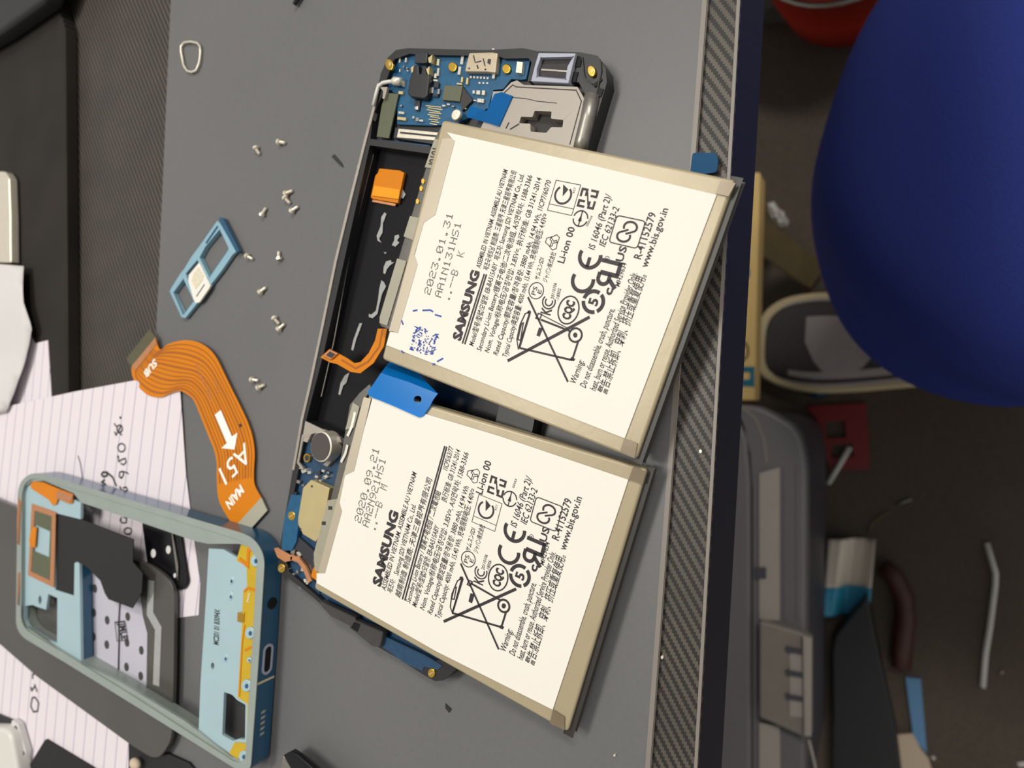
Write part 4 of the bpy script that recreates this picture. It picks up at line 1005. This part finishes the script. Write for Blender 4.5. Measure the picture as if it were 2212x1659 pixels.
def print1():
    mb = MB(); mg = MB(); pl = PB1; cf = cA
    def T(t, a, b_, h, bold=.004, shear=.12, m_=mb): text(m_, pl, t, cf([a])[0], cf([b_])[0], h, .0002, bold, shear)
    T('SAMSUNG', (437, 1250), (543, 872), .0024, .05, 0)
    mb.stroke(pl, cf([(449, 1262), (568, 884)]), .00040, .0002); mb.stroke(pl, cf([(462, 1266), (580, 886)]), .00040, .0002)
    h = .00138
    T('ASSEMBLED IN VIETNAM. ASSEMBLE AU VIETNAM', (546, 855), (697, 322), h)
    T('제조국:베트남 制造商: 三星视界 天津三星视界有限公司', (588, 868), (745, 330), h)
    T('Model/型号/型號/모델명: EB-BA515ABY  제조자: Samsung SDI VIETNAM Co., Ltd.', (508, 1278), (785, 345), h)
    T('Secondary Li-ion Battery/锂离子电池/二次电池组, A/S연락처: 1588-3366', (550, 1306), (830, 352), h)
    T('Nom. Voltage/标称电压/공칭전압: 3.85V=, 执行标准: GB 31241-2014', (593, 1314), (880, 366), h)
    T('Rated Capacity/额定容量/정격용량: 3880 mAh, 14.94 Wh, 1ICP7/60/70', (640, 1328), (932, 380), h)
    T('Typical Capacity/典型容量: 4000 mAh, 15.44 Wh, 充电限制电压: 4.43V=', (690, 1340), (912, 562), h)
    T('サムスンSDI', (865, 918), (893, 800), 0.00112); T('ジャパン株式会社', (908, 932), (957, 770), 0.00112)
    T('20110106', (945, 1022), (962, 935), 0.00081); T('-18502', (972, 1030), (985, 965), 0.00081)
    T('Li-ion 00', (1000, 828), (1062, 634), 0.00174, .012, 0)
    T('IS 16046 (Part 2)/', (1165, 755), (1260, 458), 0.00161, .006); T('IEC 62133-2', (1222, 738), (1302, 528), 0.00161, .006)
    T('MH29634', (1302, 955), (1342, 828), 0.00112)
    T('R-41152579', (1418, 806), (1503, 556), 0.00174, .01, 0); T('www.bis.gov.in', (1452, 852), (1568, 532), 0.00161, .01, 0)
    T('Warning:', (1062, 1486), (1110, 1360), 0.00161); T('Do not disassemble, crush, puncture,', (1118, 1505), (1278, 1078), 0.00161)
    T('heat, burn or reuse. Authorized Service Provider Only.', (1172, 1522), (1400, 882), 0.00161); T('警告:禁止拆卸、穿刺、挤压或重复使用。', (1228, 1542), (1448, 892), 0.00186)
    T('GSXXX', (1128, 628), (1158, 570), 0.00050)
    marks(mb, pl, cf, dict(r0=(437, 1250), r1=(543, 872), pse=(850, 975), kc=(910, 1065), cqc=(1025, 1080), ce=(1120, 865), five=(1160, 1035), ru=(1248, 880), c=(1240, 978), us=(1312, 775), reg=(1235, 800), rcm=(1000, 470), dia=(1130, 475), ci=(1090, 583), rec=(940, 710), sbox=(1343, 655)), 1.0)
    bin_logo(mb, pl, cf, dict(
        lines=[((805, 1010), (1022, 1470), .00045), ((695, 1356), (1140, 1118), .00070), ((815, 1100), (760, 1282), .00045), ((755, 1285), (1045, 1352), .00045), ((875, 1132), (1035, 1195), .00045), ((1078, 1250), (1045, 1352), .00045), ((868, 1100), (1020, 1178), .0002)],
        polys=[([(770, 1155), (780, 1150), (765, 1245), (750, 1240)], .0003), ([(815, 1090), (790, 1100), (762, 1160), (745, 1240), (752, 1290)], .0003), ([(862, 1098), (880, 1104), (868, 1132), (848, 1124)], .0003)],
        fills=[[(865, 1175), (888, 1178), (868, 1225), (852, 1218)], [(1040, 1335), (1062, 1345), (1055, 1358), (1032, 1352)], circ(1062, 1216, 12, 14, 10), circ(812, 1092, 10, 10, 10)]))
    f = Frame(pl, cf([(1063, 1216)])[0], cf([(437, 1250)])[0], cf([(543, 872)])[0], .0002); f.arc(mb, 0, 0, 1.55, 0, 360, .45)
    mb.build('printing', M['ink'], l1)
    dots(mg, pl, '2023.01.31', cf([(273, 1000)])[0], cf([(402, 556)])[0], .0021); dots(mg, pl, 'AA1N131HS1', cf([(332, 1015)])[0], cf([(446, 608)])[0], .0021); dots(mg, pl, '..--B  K', cf([(378, 1032)])[0], cf([(462, 768)])[0], .0021)
    mg.build('date_stamp', M['inkg'], l1)
    # blue ink smudges
    mi = MB(); r = random.Random(4)
    for k in range(110):
        u, v = r.random(), r.random(); x = 185+125*u-30*v+10; y = 1165+40*u+130*v
        a = r.uniform(0, 3.1); L_2 = r.uniform(4, 13); ww = r.uniform(2, 5)
        mi.poly(pl, cf([(x+L_2*math.cos(a), y+L_2*math.sin(a)), (x-ww*math.sin(a), y+ww*math.cos(a)), (x-L_2*math.cos(a), y-L_2*math.sin(a)), (x+ww*math.sin(a), y-ww*math.cos(a))]), 0, .0002)
    for q in ([(180, 1085), (205, 1080)], [(232, 1082), (275, 1080), (290, 1090)], [(300, 1105), (335, 1115)], [(118, 1135), (128, 1160)], [(285, 1375), (300, 1372)], [(312, 1360), (345, 1342)], [(118, 1300), (128, 1312)]):
        mi.stroke(pl, cf(q), .0004, .0002)
    mi.build('ink_smudge', M['inkb'], l1)
def print2():
    mb = MB(); mg = MB(); pl = PB2; cf = cB
    def T(t, a, b_, h, bold=.004, shear=.12, m_=mb): text(m_, pl, t, cf([a])[0], cf([b_])[0], h, .0002, bold, shear)
    T('SAMSUNG', (300, 955), (384, 612), .0026, .05, 0)
    h = .00145
    T('ASSEMBLED IN VIETNAM. ASSEMBLE AU VIETNAM', (324, 972), (468, 432), h)
    T('제조자: ', (352, 985), (370, 925), h); T('Samsung SDI VIETNAM Co., Ltd.', (382, 902), (465, 578), h)
    T('越南制造 制造商: 天津三星视界有限公司', (390, 1005), (538, 460), h)
    mb.stroke(pl, cf([(402, 1010), (597, 305)]), .00040, .0002); mb.stroke(pl, cf([(413, 1015), (606, 308)]), .00040, .0002)
    T('Secondary Li-ion Battery / 锂离子电池组 / 二次電池組', (437, 1030), (578, 518), h)
    T('1ICP5/63/77', (608, 420), (638, 315), h)
    T('Model/型号/型號/모델명: EB-BA515ABY', (466, 1048), (572, 678), h); T('执行标准: GB 31241-2014', (602, 566), (670, 328), h)
    T('Nom. Voltage/标称电压/공칭전압: 3.85V=, A/S연락처: 1588-3366', (502, 1062), (707, 340), h)
    T('Rated Capacity/额定容量/정격용량: 3880 mAh, 14.94 Wh', (537, 1082), (708, 495), h)
    T('Typical Capacity: 4000 mAh, 15.40 Wh, 充电限制电压: 4.40V=', (572, 1102), (738, 508), h)
    T('サムスンSDI', (712, 792), (738, 688), 0.00118); T('ジャパン株式会社', (748, 800), (780, 672), 0.00118)
    T('20110106', (778, 876), (795, 808), 0.00087); T('-18006', (800, 882), (812, 835), 0.00087)
    T('Li-ion 00', (768, 530), (812, 380), 0.00186, .012, 0)
    T('IS 16046 (Part 2)/', (925, 682), (998, 455), 0.00174, .006); T('IEC 62133-2', (972, 668), (1024, 508), 0.00174, .006)
    T('MH29634', (1052, 855), (1080, 752), 0.00112)
    T('R-41152579', (1120, 742), (1182, 556), 0.00186, .01, 0); T('www.bis.gov.in', (1152, 788), (1228, 544), 0.00174, .01, 0)
    T('Warning:', (875, 1256), (908, 1155), 0.00167); T('Do not disassemble, crush, puncture,', (918, 1272), (1018, 940), 0.00167)
    T('heat, burn or reuse. Authorized Service Provider Only.', (955, 1292), (1108, 798), 0.00167); T('警告:禁止拆卸、穿刺、挤压或重复使用。', (1003, 1318), (1152, 812), 0.00192)
    T('GSXXX', (915, 500), (930, 458), 0.00056)
    marks(mb, pl, cf, dict(r0=(300, 955), r1=(384, 612), pse=(705, 825), kc=(757, 908), cqc=(842, 910), ce=(903, 752), five=(942, 902), ru=(1010, 790), c=(1003, 865), us=(1055, 712), reg=(995, 722), rcm=(790, 612), dia=(836, 492), ci=(896, 548), rec=(730, 440), sbox=(1063, 618)), 1.02)
    bin_logo(mb, pl, cf, dict(
        lines=[((670, 845), (845, 1240), .00048), ((592, 1112), (925, 962), .00070), ((680, 915), (632, 1072), .00048), ((630, 1072), (865, 1140), .00048), ((715, 935), (850, 1012), .00048), ((878, 1070), (858, 1135), .00048)],
        polys=[([(640, 960), (650, 955), (640, 1010), (628, 1008)], .0003), ([(675, 912), (655, 925), (630, 985), (622, 1045), (632, 1072)], .0003), ([(708, 922), (724, 930), (714, 948), (700, 942)], .0003)],
        fills=[[(715, 982), (735, 985), (722, 1028), (706, 1020)], [(852, 1128), (870, 1136), (864, 1148), (848, 1142)], circ(868, 1040, 10, 12, 10), circ(673, 913, 9, 9, 10)]))
    f = Frame(pl, cf([(868, 1040)])[0], cf([(300, 955)])[0], cf([(384, 612)])[0], .0002); f.arc(mb, 0, 0, 1.5, 0, 360, .5)
    mb.build('printing', M['ink'], l2)
    dots(mg, pl, '2020.09.21', cf([(210, 662)])[0], cf([(298, 320)])[0], .0023); dots(mg, pl, 'AA2N921HS1', cf([(246, 682)])[0], cf([(328, 368)])[0], .0023); dots(mg, pl, '..--B  M', cf([(278, 698)])[0], cf([(335, 490)])[0], .0023)
    mg.build('date_stamp', M['inkg'], l2)
print1(); print2()
st_ = MB().poly(Z(.0004), rnd([(1496, 330), (1545, 330), (1552, 345), (1548, 372), (1490, 380)], 6), .0003).build('blue_sticker', mat('blue_sticker', (8, 66, 104), rough=.6, spec=.2))
tag(st_, 'rounded dark blue sticker on the carbon strip above the upper battery corner', 'sticker')
for x, y, lb in ((1430, 1420, 'larger glinting solder crumb on carbon strip'), (1513, 975, 'tiny white crumb on the carbon strip beside the lower battery tip')):
    tag(MB().poly(Z(BT+.0006), circ(x, y, 3, 4, 7), .0006).build('crumb', M['silver']), lb, 'crumb', 'crumbs on the carbon strip')
# ================================================================== BELOW THE BENCH
FZ = -.75
def F_(h=0.): return Z(FZ+h)
c12 = lambda p: crop(1400, 540, 2.724, p)
c13 = lambda p: crop(1400, 1100, 2.724, p)
c14 = lambda p: crop(1400, 0, 2.724, p)
# toolbox
TB = -.44
pTB = Z(TB)
tbx = empty('toolbox', Z(FZ).px(1640, 1300), 'large dark grey plastic toolbox with latch standing on the floor under the bench edge', 'toolbox')
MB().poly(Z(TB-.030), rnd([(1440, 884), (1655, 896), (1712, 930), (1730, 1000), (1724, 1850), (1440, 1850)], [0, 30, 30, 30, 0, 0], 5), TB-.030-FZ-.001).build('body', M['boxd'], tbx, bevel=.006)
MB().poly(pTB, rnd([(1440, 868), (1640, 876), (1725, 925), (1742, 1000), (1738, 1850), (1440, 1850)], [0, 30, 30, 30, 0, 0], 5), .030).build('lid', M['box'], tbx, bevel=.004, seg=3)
MB().poly(pTB, rnd([(1440, 905), (1592, 905), (1612, 945), (1620, 1040), (1622, 1850), (1440, 1850)], [0, 14, 14, 14, 0, 0], 4), .010, .006).build('lid_panel', M['box'], tbx, bevel=.003)
gr = MB(); gr.stroke(pTB, [(1588, 880), (1605, 925), (1617, 980), (1622, 1060), (1622, 1800)], .0030, .0006); gr.build('lid_groove', M['blackgloss'], tbx)
gr = MB(); gr.stroke(pTB, [(1600, 878), (1632, 905), (1650, 950), (1656, 1000)], .0022, .0006, t=.001); gr.build('lid_ridge', M['latch'], tbx)
MB().poly(pTB, [(1640, 1022), (1684, 1010), (1684, 1341), (1640, 1338)], .001, .0018).build('light_panel', M['boxl'], tbx)
MB().poly(pTB, [(1640, 1562), (1684, 1568), (1688, 1850), (1640, 1850)], .001, .0018).build('light_panel', M['boxl'], tbx)
MB().poly(pTB, [(1632, 1226), (1655, 1226), (1655, 1250), (1632, 1250)], .002, .0030).build('hinge_tab', M['boxd'], tbx)
for x in (1695, 1722):
    gr = MB(); gr.stroke(pTB, [(x, 1010), (x+1, 1340)], .0018, .0010, t=.001); gr.build('lid_ridge', M['box'], tbx)
la = MB().poly(Z(TB+.012), [(1640, 1342), (1732, 1368), (1754, 1378), (1753, 1592), (1735, 1592), (1640, 1550)], .011).build('latch', M['latch'], tbx, bevel=.002)
MB().poly(Z(TB+.012), [(1706, 1400), (1734, 1408), (1734, 1550), (1706, 1548)], .0006, .0008).build('latch_recess', M['boxl'], la)
for y in (1400, 1450, 1502): MB().poly(Z(TB+.012), [(1697, y-2), (1738, y+6), (1738, y+14), (1700, y+8)], .003, .0032).build('latch_rib', M['boxd'], la)
MB().poly(Z(TB+.012), [(1734, 1374), (1753, 1380), (1752, 1592), (1737, 1590)], .004, .0045).build('latch_lip', M['boxl'], la, bevel=.0006)

# wooden stand
WS = -.50
ws = empty('wooden_stand', Z(FZ).px(1690, 600), 'low yellow wooden stand with teal painted marks beside the toolbox', 'stand')
MB().poly(Z(WS), [(1500, 386), (1642, 371), (1630, 866), (1492, 866)], .030).build('top_rail', M['wood'], ws, bevel=.002)
a = Z(WS-.03).px(1625, 600); a2 = Z(WS-.03).px(1600, 390)
def leg_at(px, py):
    p = Z(WS-.0305).px(px, py); return MB().box((p.x-.016, p.y-.016, FZ), (p.x+.016, p.y+.016, WS-.0305))
leg_at(1580, 425).build('leg', M['woodd'], ws); leg_at(1525, 835).build('leg', M['woodd'], ws)
B0 = Z(-.64).px(1655, 520); B1 = Z(-.725).px(1745, 585)
dB = (B1-B0).normalized(); sB = Vector((0, 0, 1)).cross(dB).normalized()
mb = MB(); up_ = dB.cross(sB)
vs = []
for c_ in (B0-dB*.06, B1+dB*.01):
    for s1_, s2_ in ((-1, -1), (1, -1), (1, 1), (-1, 1)): vs.append(c_+sB*.016*s1_+up_*.010*s2_)
mb.raw(vs, [(0, 3, 2, 1), (4, 5, 6, 7), (0, 1, 5, 4), (1, 2, 6, 5), (2, 3, 7, 6), (3, 0, 4, 7)]).build('brace', M['woodd'], ws)
mb = MB()
mb.stroke(Z(WS), rnd([(1598, 578), (1614, 577), (1617, 590), (1614, 601), (1598, 600)], 4), .0032, .0003)
mb.poly(Z(WS), [(1592, 792), (1630, 792), (1630, 836), (1594, 834)], 0, .0003, holes=[rnd([(1604, 804), (1620, 804), (1620, 820), (1604, 820)], 4)])
mb.build('painted_mark', M['teal'], ws)
mb = MB(); mb.stroke(Z(WS), circ(1604, 758, 12, 20, 14), .0022, .0003, closed=True); mb.build('wood_knot', M['woodd'], ws)

# crumpled tissue
def blob(name, pl, outline, hgt, m, label, cat, seed=1, **k):
    P = pl.l(outline); c = sum(P, Vector())/len(P); rr = random.Random(seed); mb = MB(); v = [c+Vector((0, 0, hgt))]; f = []; N = len(P)
    for ring, (s_, h) in enumerate(((.35, .95), (.7, .7), (.95, .25), (1., 0))):
        for p in P: v.append(c+(p-c)*s_*(rr.uniform(.9, 1.1) if ring < 3 else 1)+Vector((0, 0, hgt*h*rr.uniform(.75, 1.2))))
    for i in range(N): f.append((0, 1+i, 1+(i+1) % N))
    for r in range(3):
        for i in range(N): a = 1+r*N; f.append((a+i, a+N+i, a+N+(i+1) % N, a+(i+1) % N))
    f.append(tuple(reversed(range(1+3*N, 1+4*N))))
    return tag(mb.raw(v, f).build(name, m, **k), label, cat)
blob('tissue', F_(.0), c14([(705, 1205), (745, 1195), (775, 1240), (800, 1245), (808, 1280), (830, 1300), (820, 1330), (780, 1345), (745, 1335), (725, 1290), (705, 1270)]), .02, M['plasw'], 'crumpled white tissue on the floor beside the wooden stand', 'tissue')
# red bucket on its side region
p = F_(0).px(1845, -45)
rb = empty('red_bucket', (p.x, p.y, FZ), 'red plastic bucket on the floor at the top, behind the blue clad knee', 'bucket')
def lathe(c, prof, n=40):
    v = []; f = []
    for r, z in prof:
        for k in range(n): v.append(Vector((c.x+r*math.cos(2*math.pi*k/n), c.y+r*math.sin(2*math.pi*k/n), z)))
    for i in range(len(prof)-1):
        for k in range(n): f.append((i*n+k, i*n+(k+1) % n, (i+1)*n+(k+1) % n, (i+1)*n+k))
    f.append(tuple(reversed(range(n)))); return MB().raw(v, f)
rad = .098
lathe(p, [(rad*.85, FZ+.0005), (rad*.95, FZ+.06), (rad, FZ+.14), (rad*1.03, FZ+.14), (rad*1.03, FZ+.145), (rad*.96, FZ+.145), (rad*.88, FZ+.05), (rad*.5, FZ+.03), (.001, FZ+.03)]).build('shell', M['red'], rb, smooth=True)
ring_ = [Vector((p.x+rad*1.035*math.cos(2*math.pi*k/40), p.y+rad*1.035*math.sin(2*math.pi*k/40), FZ+.135)) for k in range(40)]
MB().tube(ring_, .003, 8, closed=True).build('rim_wire', M['solder'], rb, smooth=True)
gb = blob('grey_rag', F_(), c14([(640, -80), (900, -60), (930, 30), (900, 110), (800, 130), (640, 140)]), .03, M['steel'], 'grey rag on the floor between the bench and the red bucket', 'rag', 5)
gb.data.materials[0] = mat('grey_rag', (74, 72, 66), rough=.95, var=.3, vscale=40)
# red square tag
ro = rnd(c12([(930, 920), (1285, 900), (1305, 1290), (1070, 1290), (1040, 1200), (1000, 1010)]), 5)
rt = MB().poly(F_(.006), ro, .0055, holes=[c12([(1040, 1010), (1160, 1005), (1165, 1105), (1050, 1110)]), c12([(1075, 1150), (1200, 1140), (1210, 1215), (1080, 1225)])]).build('red_square', M['dred'])
tag(rt, 'dark red square plastic frame on the floor right of the toolbox corner', 'frame')
# ball added to paint a bright highlight, and sticks
tag(MB().sphere(F_(.006).px(1758, 821), .0055, (1.2, .8, 1)).build('white_highlight', M['plasw'], smooth=True), 'small white ball painting a bright highlight on the floor by the shoe sole', 'bead')
tag(blob('cyan_bit', F_(), c12([(930, 800), (1060, 780), (1090, 840), (1000, 880), (920, 850)]), .01, mat('dim_blue', (20, 56, 78), rough=.5), 'dim blue plastic bit on the floor between shoe and red frame', 'plastic bit'))
def stick(pts, z, r, label): return tag(MB().tube([F_(z).px(*q) for q in pts], r, 8).build('white_stick', M['plasw'], smooth=True), label, 'stick', 'white plastic sticks on the floor')
stick([(1789, 1045), (1836, 966)], .0095, .0032, 'straight white plastic stick lying across the red frame corner')
stick(c13([(1992, 200), (2045, 380), (2042, 450), (2010, 700), (1985, 850), (1970, 1048)]), .0035, .0030, 'long bent white plastic stick at the far right of the dark floor')
tag(MB().tube([F_(.0015).px(*q) for q in c12([(1460, 1500), (1550, 1465)])], .0014, 6).build('grey_twig', M['steel'], smooth=True), 'faint grey twig on the dark floor above the bent white stick', 'twig')
tag(MB().tube([F_(.002).px(*q) for q in c13([(1300, 140), (1320, 80), (1370, 40), (1420, 20)])], .0010, 6).build('thin_wire', M['woodd'], smooth=True), 'thin curved wire on the floor above the shiny wrapper', 'wire')
# shiny wrapper: gently waved sheet
def wrapper():
    g_ = empty('shiny_wrapper', F_().px(1840, 1250), 'crumpled shiny white and blue wrapper on the floor right of the toolbox', 'wrapper')
    def patch(u0, u1, name, m):
        A, B, C_, D = [F_(.02).px(*q) for q in c13([(1052, 180), (1335, 180), (1300, 640), (1030, 640)])]
        v = []; f = []; nx, ny = 24, 12
        for j in range(ny+1):
            t = lerp(u0, u1, j/ny)
            for i in range(nx+1):
                s_ = i/nx; q = A.lerp(B, s_).lerp(D.lerp(C_, s_), t)
                q.z = FZ+.012+.007*math.sin(s_*7+t)+.0015*math.sin(s_*19+1+t*2)-.008*max(0, t-.8)*5*.3
                v.append(q)
        for j in range(ny):
            for i in range(nx): a = j*(nx+1)+i; f.append((a, a+nx+1, a+nx+2, a+1))
        o = MB().raw(v, f).build(name, m, g_, smooth=True); sd = o.modifiers.new('thickness', 'SOLIDIFY'); sd.thickness = .0006
    patch(0, .62, 'white_part', mat('shiny_white', (226, 216, 200), rough=.18, spec=.6)); patch(.62, 1., 'blue_part', M['cyan'])
wrapper()
MB_ = MB().poly(F_(.030), c13([(1290, 500), (1350, 800), (1465, 1330), (1510, 1700), (1090, 1700), (1080, 830), (1100, 740)]), .0290).build('black_case', M['black'], bevel=.003)
tag(MB_, 'black flat case on the floor below the shiny wrapper, beside the toolbox latch', 'case')
tag(MB().tube([F_(.010).px(*q) for q in c13([(1380, 340), (1450, 400), (1505, 520), (1515, 640), (1500, 760), (1490, 930)])], .0105, 10).build('brown_cord', M['brown'], smooth=True), 'thick dark brown cord curving on the floor right of the black case', 'cord')
tag(MB().poly(F_(.004), c13([(1515, 990), (1605, 1000), (1640, 1440), (1560, 1340)]), .0035).build('blue_strip', M['strip']), 'pale blue flat strip on the floor at bottom right', 'strip')
tag(MB().poly(F_(.0075), c13([(1448, 1330), (1555, 1322), (1610, 1420), (1650, 1470), (1720, 1700), (1490, 1700)]), .003).build('beige_card', M['ply']), 'beige torn card at the bottom edge under the blue strip', 'card')
tag(MB().tube([Z(TB+.004).px(*q) for q in c13([(945, 1355), (980, 1500), (1010, 1650)])], .0012, 6).build('white_cable', M['boxl'], smooth=True), 'thin white cable running down from the toolbox latch', 'cable')
tag(blob('white_chip', F_(), c13([(1660, 1455), (1680, 1450), (1692, 1465), (1680, 1480)]), .003, M['plasw'], 'tiny white crumb beside the beige torn card', 'crumb', 3))
tag(blob('white_chip', F_(), c13([(2170, 1490), (2240, 1480), (2250, 1510), (2180, 1515)]), .003, M['plasw'], 'white crumb at the bottom right corner of the floor', 'crumb', 4))
tag(blob('pale_crumb', F_(), c13([(2060, 950), (2090, 940), (2095, 965), (2070, 972)]), .003, M['steel'], 'pale crumb just right of the bent white stick end', 'crumb', 6))

# ------------------------------------------------------------------ seated person: right leg
pe = empty('person', (.20, .12, FZ), 'seated person in navy blue trousers and grey knit shoe, one knee by the bench', 'person')
# body: one continuous skinned surface (hip, thigh, knee, shin, ankle, foot)
toe = F_(.03).px(1662, 745); 
ank = Vector((.158, toe.y+.012, FZ+.085))
J = [Vector((.62, .17, -.29)), Vector((.40, .158, -.30)), Vector((.24, .145, -.315)), Vector((.155, .138, -.345)), Vector((.150, .13, -.48)), ank, Vector((.08, toe.y+.01, FZ+.045)), Vector((toe.x+.05, toe.y+.004, FZ+.036))]
Rr = [.085, .078, .068, .060, .052, .034, .022, .016]
base = Vector(pe.location)
me = bpy.data.meshes.new('body'); me.from_pydata([tuple(j-base) for j in J], [(i, i+1) for i in range(len(J)-1)], []); me.update()
bo = bpy.data.objects.new('body', me); COL.objects.link(bo); bo.parent = pe
bo.modifiers.new('skin', 'SKIN'); bo.modifiers.new('sub', 'SUBSURF').levels = 2; bo.modifiers['sub'].render_levels = 2
for i, r in enumerate(Rr): me.skin_vertices[0].data[i].radius = (r, r)
me.skin_vertices[0].data[0].use_root = True
me.materials.append(M['skin'])
# trousers
path = [(.66, .185, -.27, .112), (.50, .175, -.275, .112), (.36, .165, -.285, .112), (.26, .155, -.297, .110), (.205, .147, -.310, .108), (.162, .142, -.328, .110), (.140, .138, -.365, .110), (.138, .134, -.42, .104), (.150, .130, -.50, .098), (.156, .124, -.58, .094), (.160, .120, -.645, .092)]
cp = pathc([Vector((a, b_, c)) for a, b_, c, r in path], 44) if False else None
def spl(P, n):
    out = []
    for k in range(n):
        t = k*(len(P)-1)/(n-1); i = min(int(t), len(P)-2); f = t-i
        p0, p1, p2, p3 = [Vector(P[max(0, min(j, len(P)-1))]) for j in (i-1, i, i+1, i+2)]
        out.append(.5*((2*p1)+(-p0+p2)*f+(2*p0-5*p1+4*p2-p3)*f*f+(-p0+3*p1-3*p2+p3)*f**3))
    return out
Q = spl([Vector(q) for q in path], 60); n = 48; v = []; f = []
for i, q in enumerate(Q):
    c_ = Vector(q[:3]); nx_ = Vector(Q[min(i+1, 59)][:3])-Vector(Q[max(i-1, 0)][:3]); nx_.normalize()
    yv = Vector((0, 1, 0)); yv = (yv-nx_*yv.dot(nx_)).normalized(); zv = nx_.cross(yv)
    for k in range(n):
        a = 2*math.pi*k/n; r = q[3]*(1+.014*math.sin(a*3+i*.35)+.012*math.sin(a*5-i*.6)+(.012 if i < 30 else .022)*math.sin(i*.9+2.5*math.sin(a)))
        v.append(c_+yv*(math.cos(a)*r*1.34+.014)+zv*math.sin(a)*r)
for i in range(59):
    for k in range(n): f.append((i*n+k, i*n+(k+1) % n, (i+1)*n+(k+1) % n, (i+1)*n+k))
tr = MB().raw(v, f).build('trousers', M['denim'], pe, smooth=True)
ss = tr.modifiers.new('sub', 'SUBSURF'); ss.levels = 1; ss.render_levels = 1
# shoe: lofted sections from heel to toe
def shoe():
    x0, x1 = toe.x-.010, .205; yc = toe.y+.0
    secs = []   # (t, halfwidth, ycentre, height, arch)
    tab = [(0, .018, .0, .018), (.04, .036, .002, .034), (.12, .048, .004, .046), (.25, .053, .004, .056), (.4, .050, .004, .070), (.55, .045, .005, .086), (.7, .040, .006, .098), (.85, .038, .006, .104), (.95, .032, .006, .10), (1., .018, .006, .085)]
    N = 30; ring = 28; v = []; f = []; T = spl([Vector(q) for q in tab], N)
    for q in T:
        X = lerp(x0, x1, max(0, min(1, q[0])))
        for k in range(ring):
            a = 2*math.pi*k/ring; yy = math.cos(a)*q[1]; zz = math.sin(a)
            sup = math.copysign(abs(math.cos(a))**.8, math.cos(a))
            v.append(Vector((X, yc+q[2]+sup*q[1], FZ+.024+max(0, zz)*(q[3]-.02)+min(0, zz)*.008)))
    for i in range(N-1):
        for k in range(ring): f.append((i*ring+k, i*ring+(k+1) % ring, (i+1)*ring+(k+1) % ring, (i+1)*ring+k))
    f += [tuple(range(ring)), tuple(reversed(range((N-1)*ring, N*ring)))]
    up = MB().raw(v, f).build('shoe', M['shoed'], pe, smooth=True)
    # lighter knit panel and stripes follow the upper
    def patch(t0, t1, a0, a1, name, m, lift=.0012):
        vv = []; ff = []; n1, n2 = 14, 10
        for i in range(n1+1):
            t = lerp(t0, t1, i/n1); q = spl([Vector(x) for x in tab], 200)[int(t*199)]
            X = lerp(x0, x1, q[0])
            for k in range(n2+1):
                a = lerp(a0(i/n1), a1(i/n1), k/n2); sup = math.copysign(abs(math.cos(a))**.8, math.cos(a))
                vv.append(Vector((X, yc+q[2]+sup*(q[1]+lift), FZ+.024+max(0, math.sin(a))*(q[3]-.02+lift))))
        for i in range(n1):
            for k in range(n2): a = i*(n2+1)+k; ff.append((a, a+1, a+n2+2, a+n2+1))
        MB().raw(vv, ff).build(name, m, up, smooth=True)
    patch(.30, .72, lambda u: math.pi*(.35), lambda u: math.pi*(.35+.42*math.sin(math.pi*min(1, u*1.4+.12))), 'knit_panel', M['shoeg'])
    patch(.16, .85, lambda u: math.pi*(.87-.03*u), lambda u: math.pi*(.96), 'side_stripe', M['shoeg'])
    patch(.24, .85, lambda u: math.pi*(.72-.04*u), lambda u: math.pi*(.79), 'side_stripe', M['shoeg'])
    patch(.20, .85, lambda u: -math.pi*(.0-.07), lambda u: math.pi*(.16), 'side_stripe', M['shoeg'])
    v = []; f = []
    prof = [(q[0], q[1]+.008, q[2]) for q in T]
    top = [Vector((lerp(x0-.006, x1+.008, p_[0]), yc+p_[2]+p_[1], FZ+.030)) for p_ in prof]+[Vector((lerp(x0-.006, x1+.008, p_[0]), yc+p_[2]-p_[1], FZ+.030)) for p_ in reversed(prof)]
    MB().prism(top, (0, 0, 1), .0295).build('shoe_sole', M['sole'], pe, bevel=.005, seg=3)
shoe()
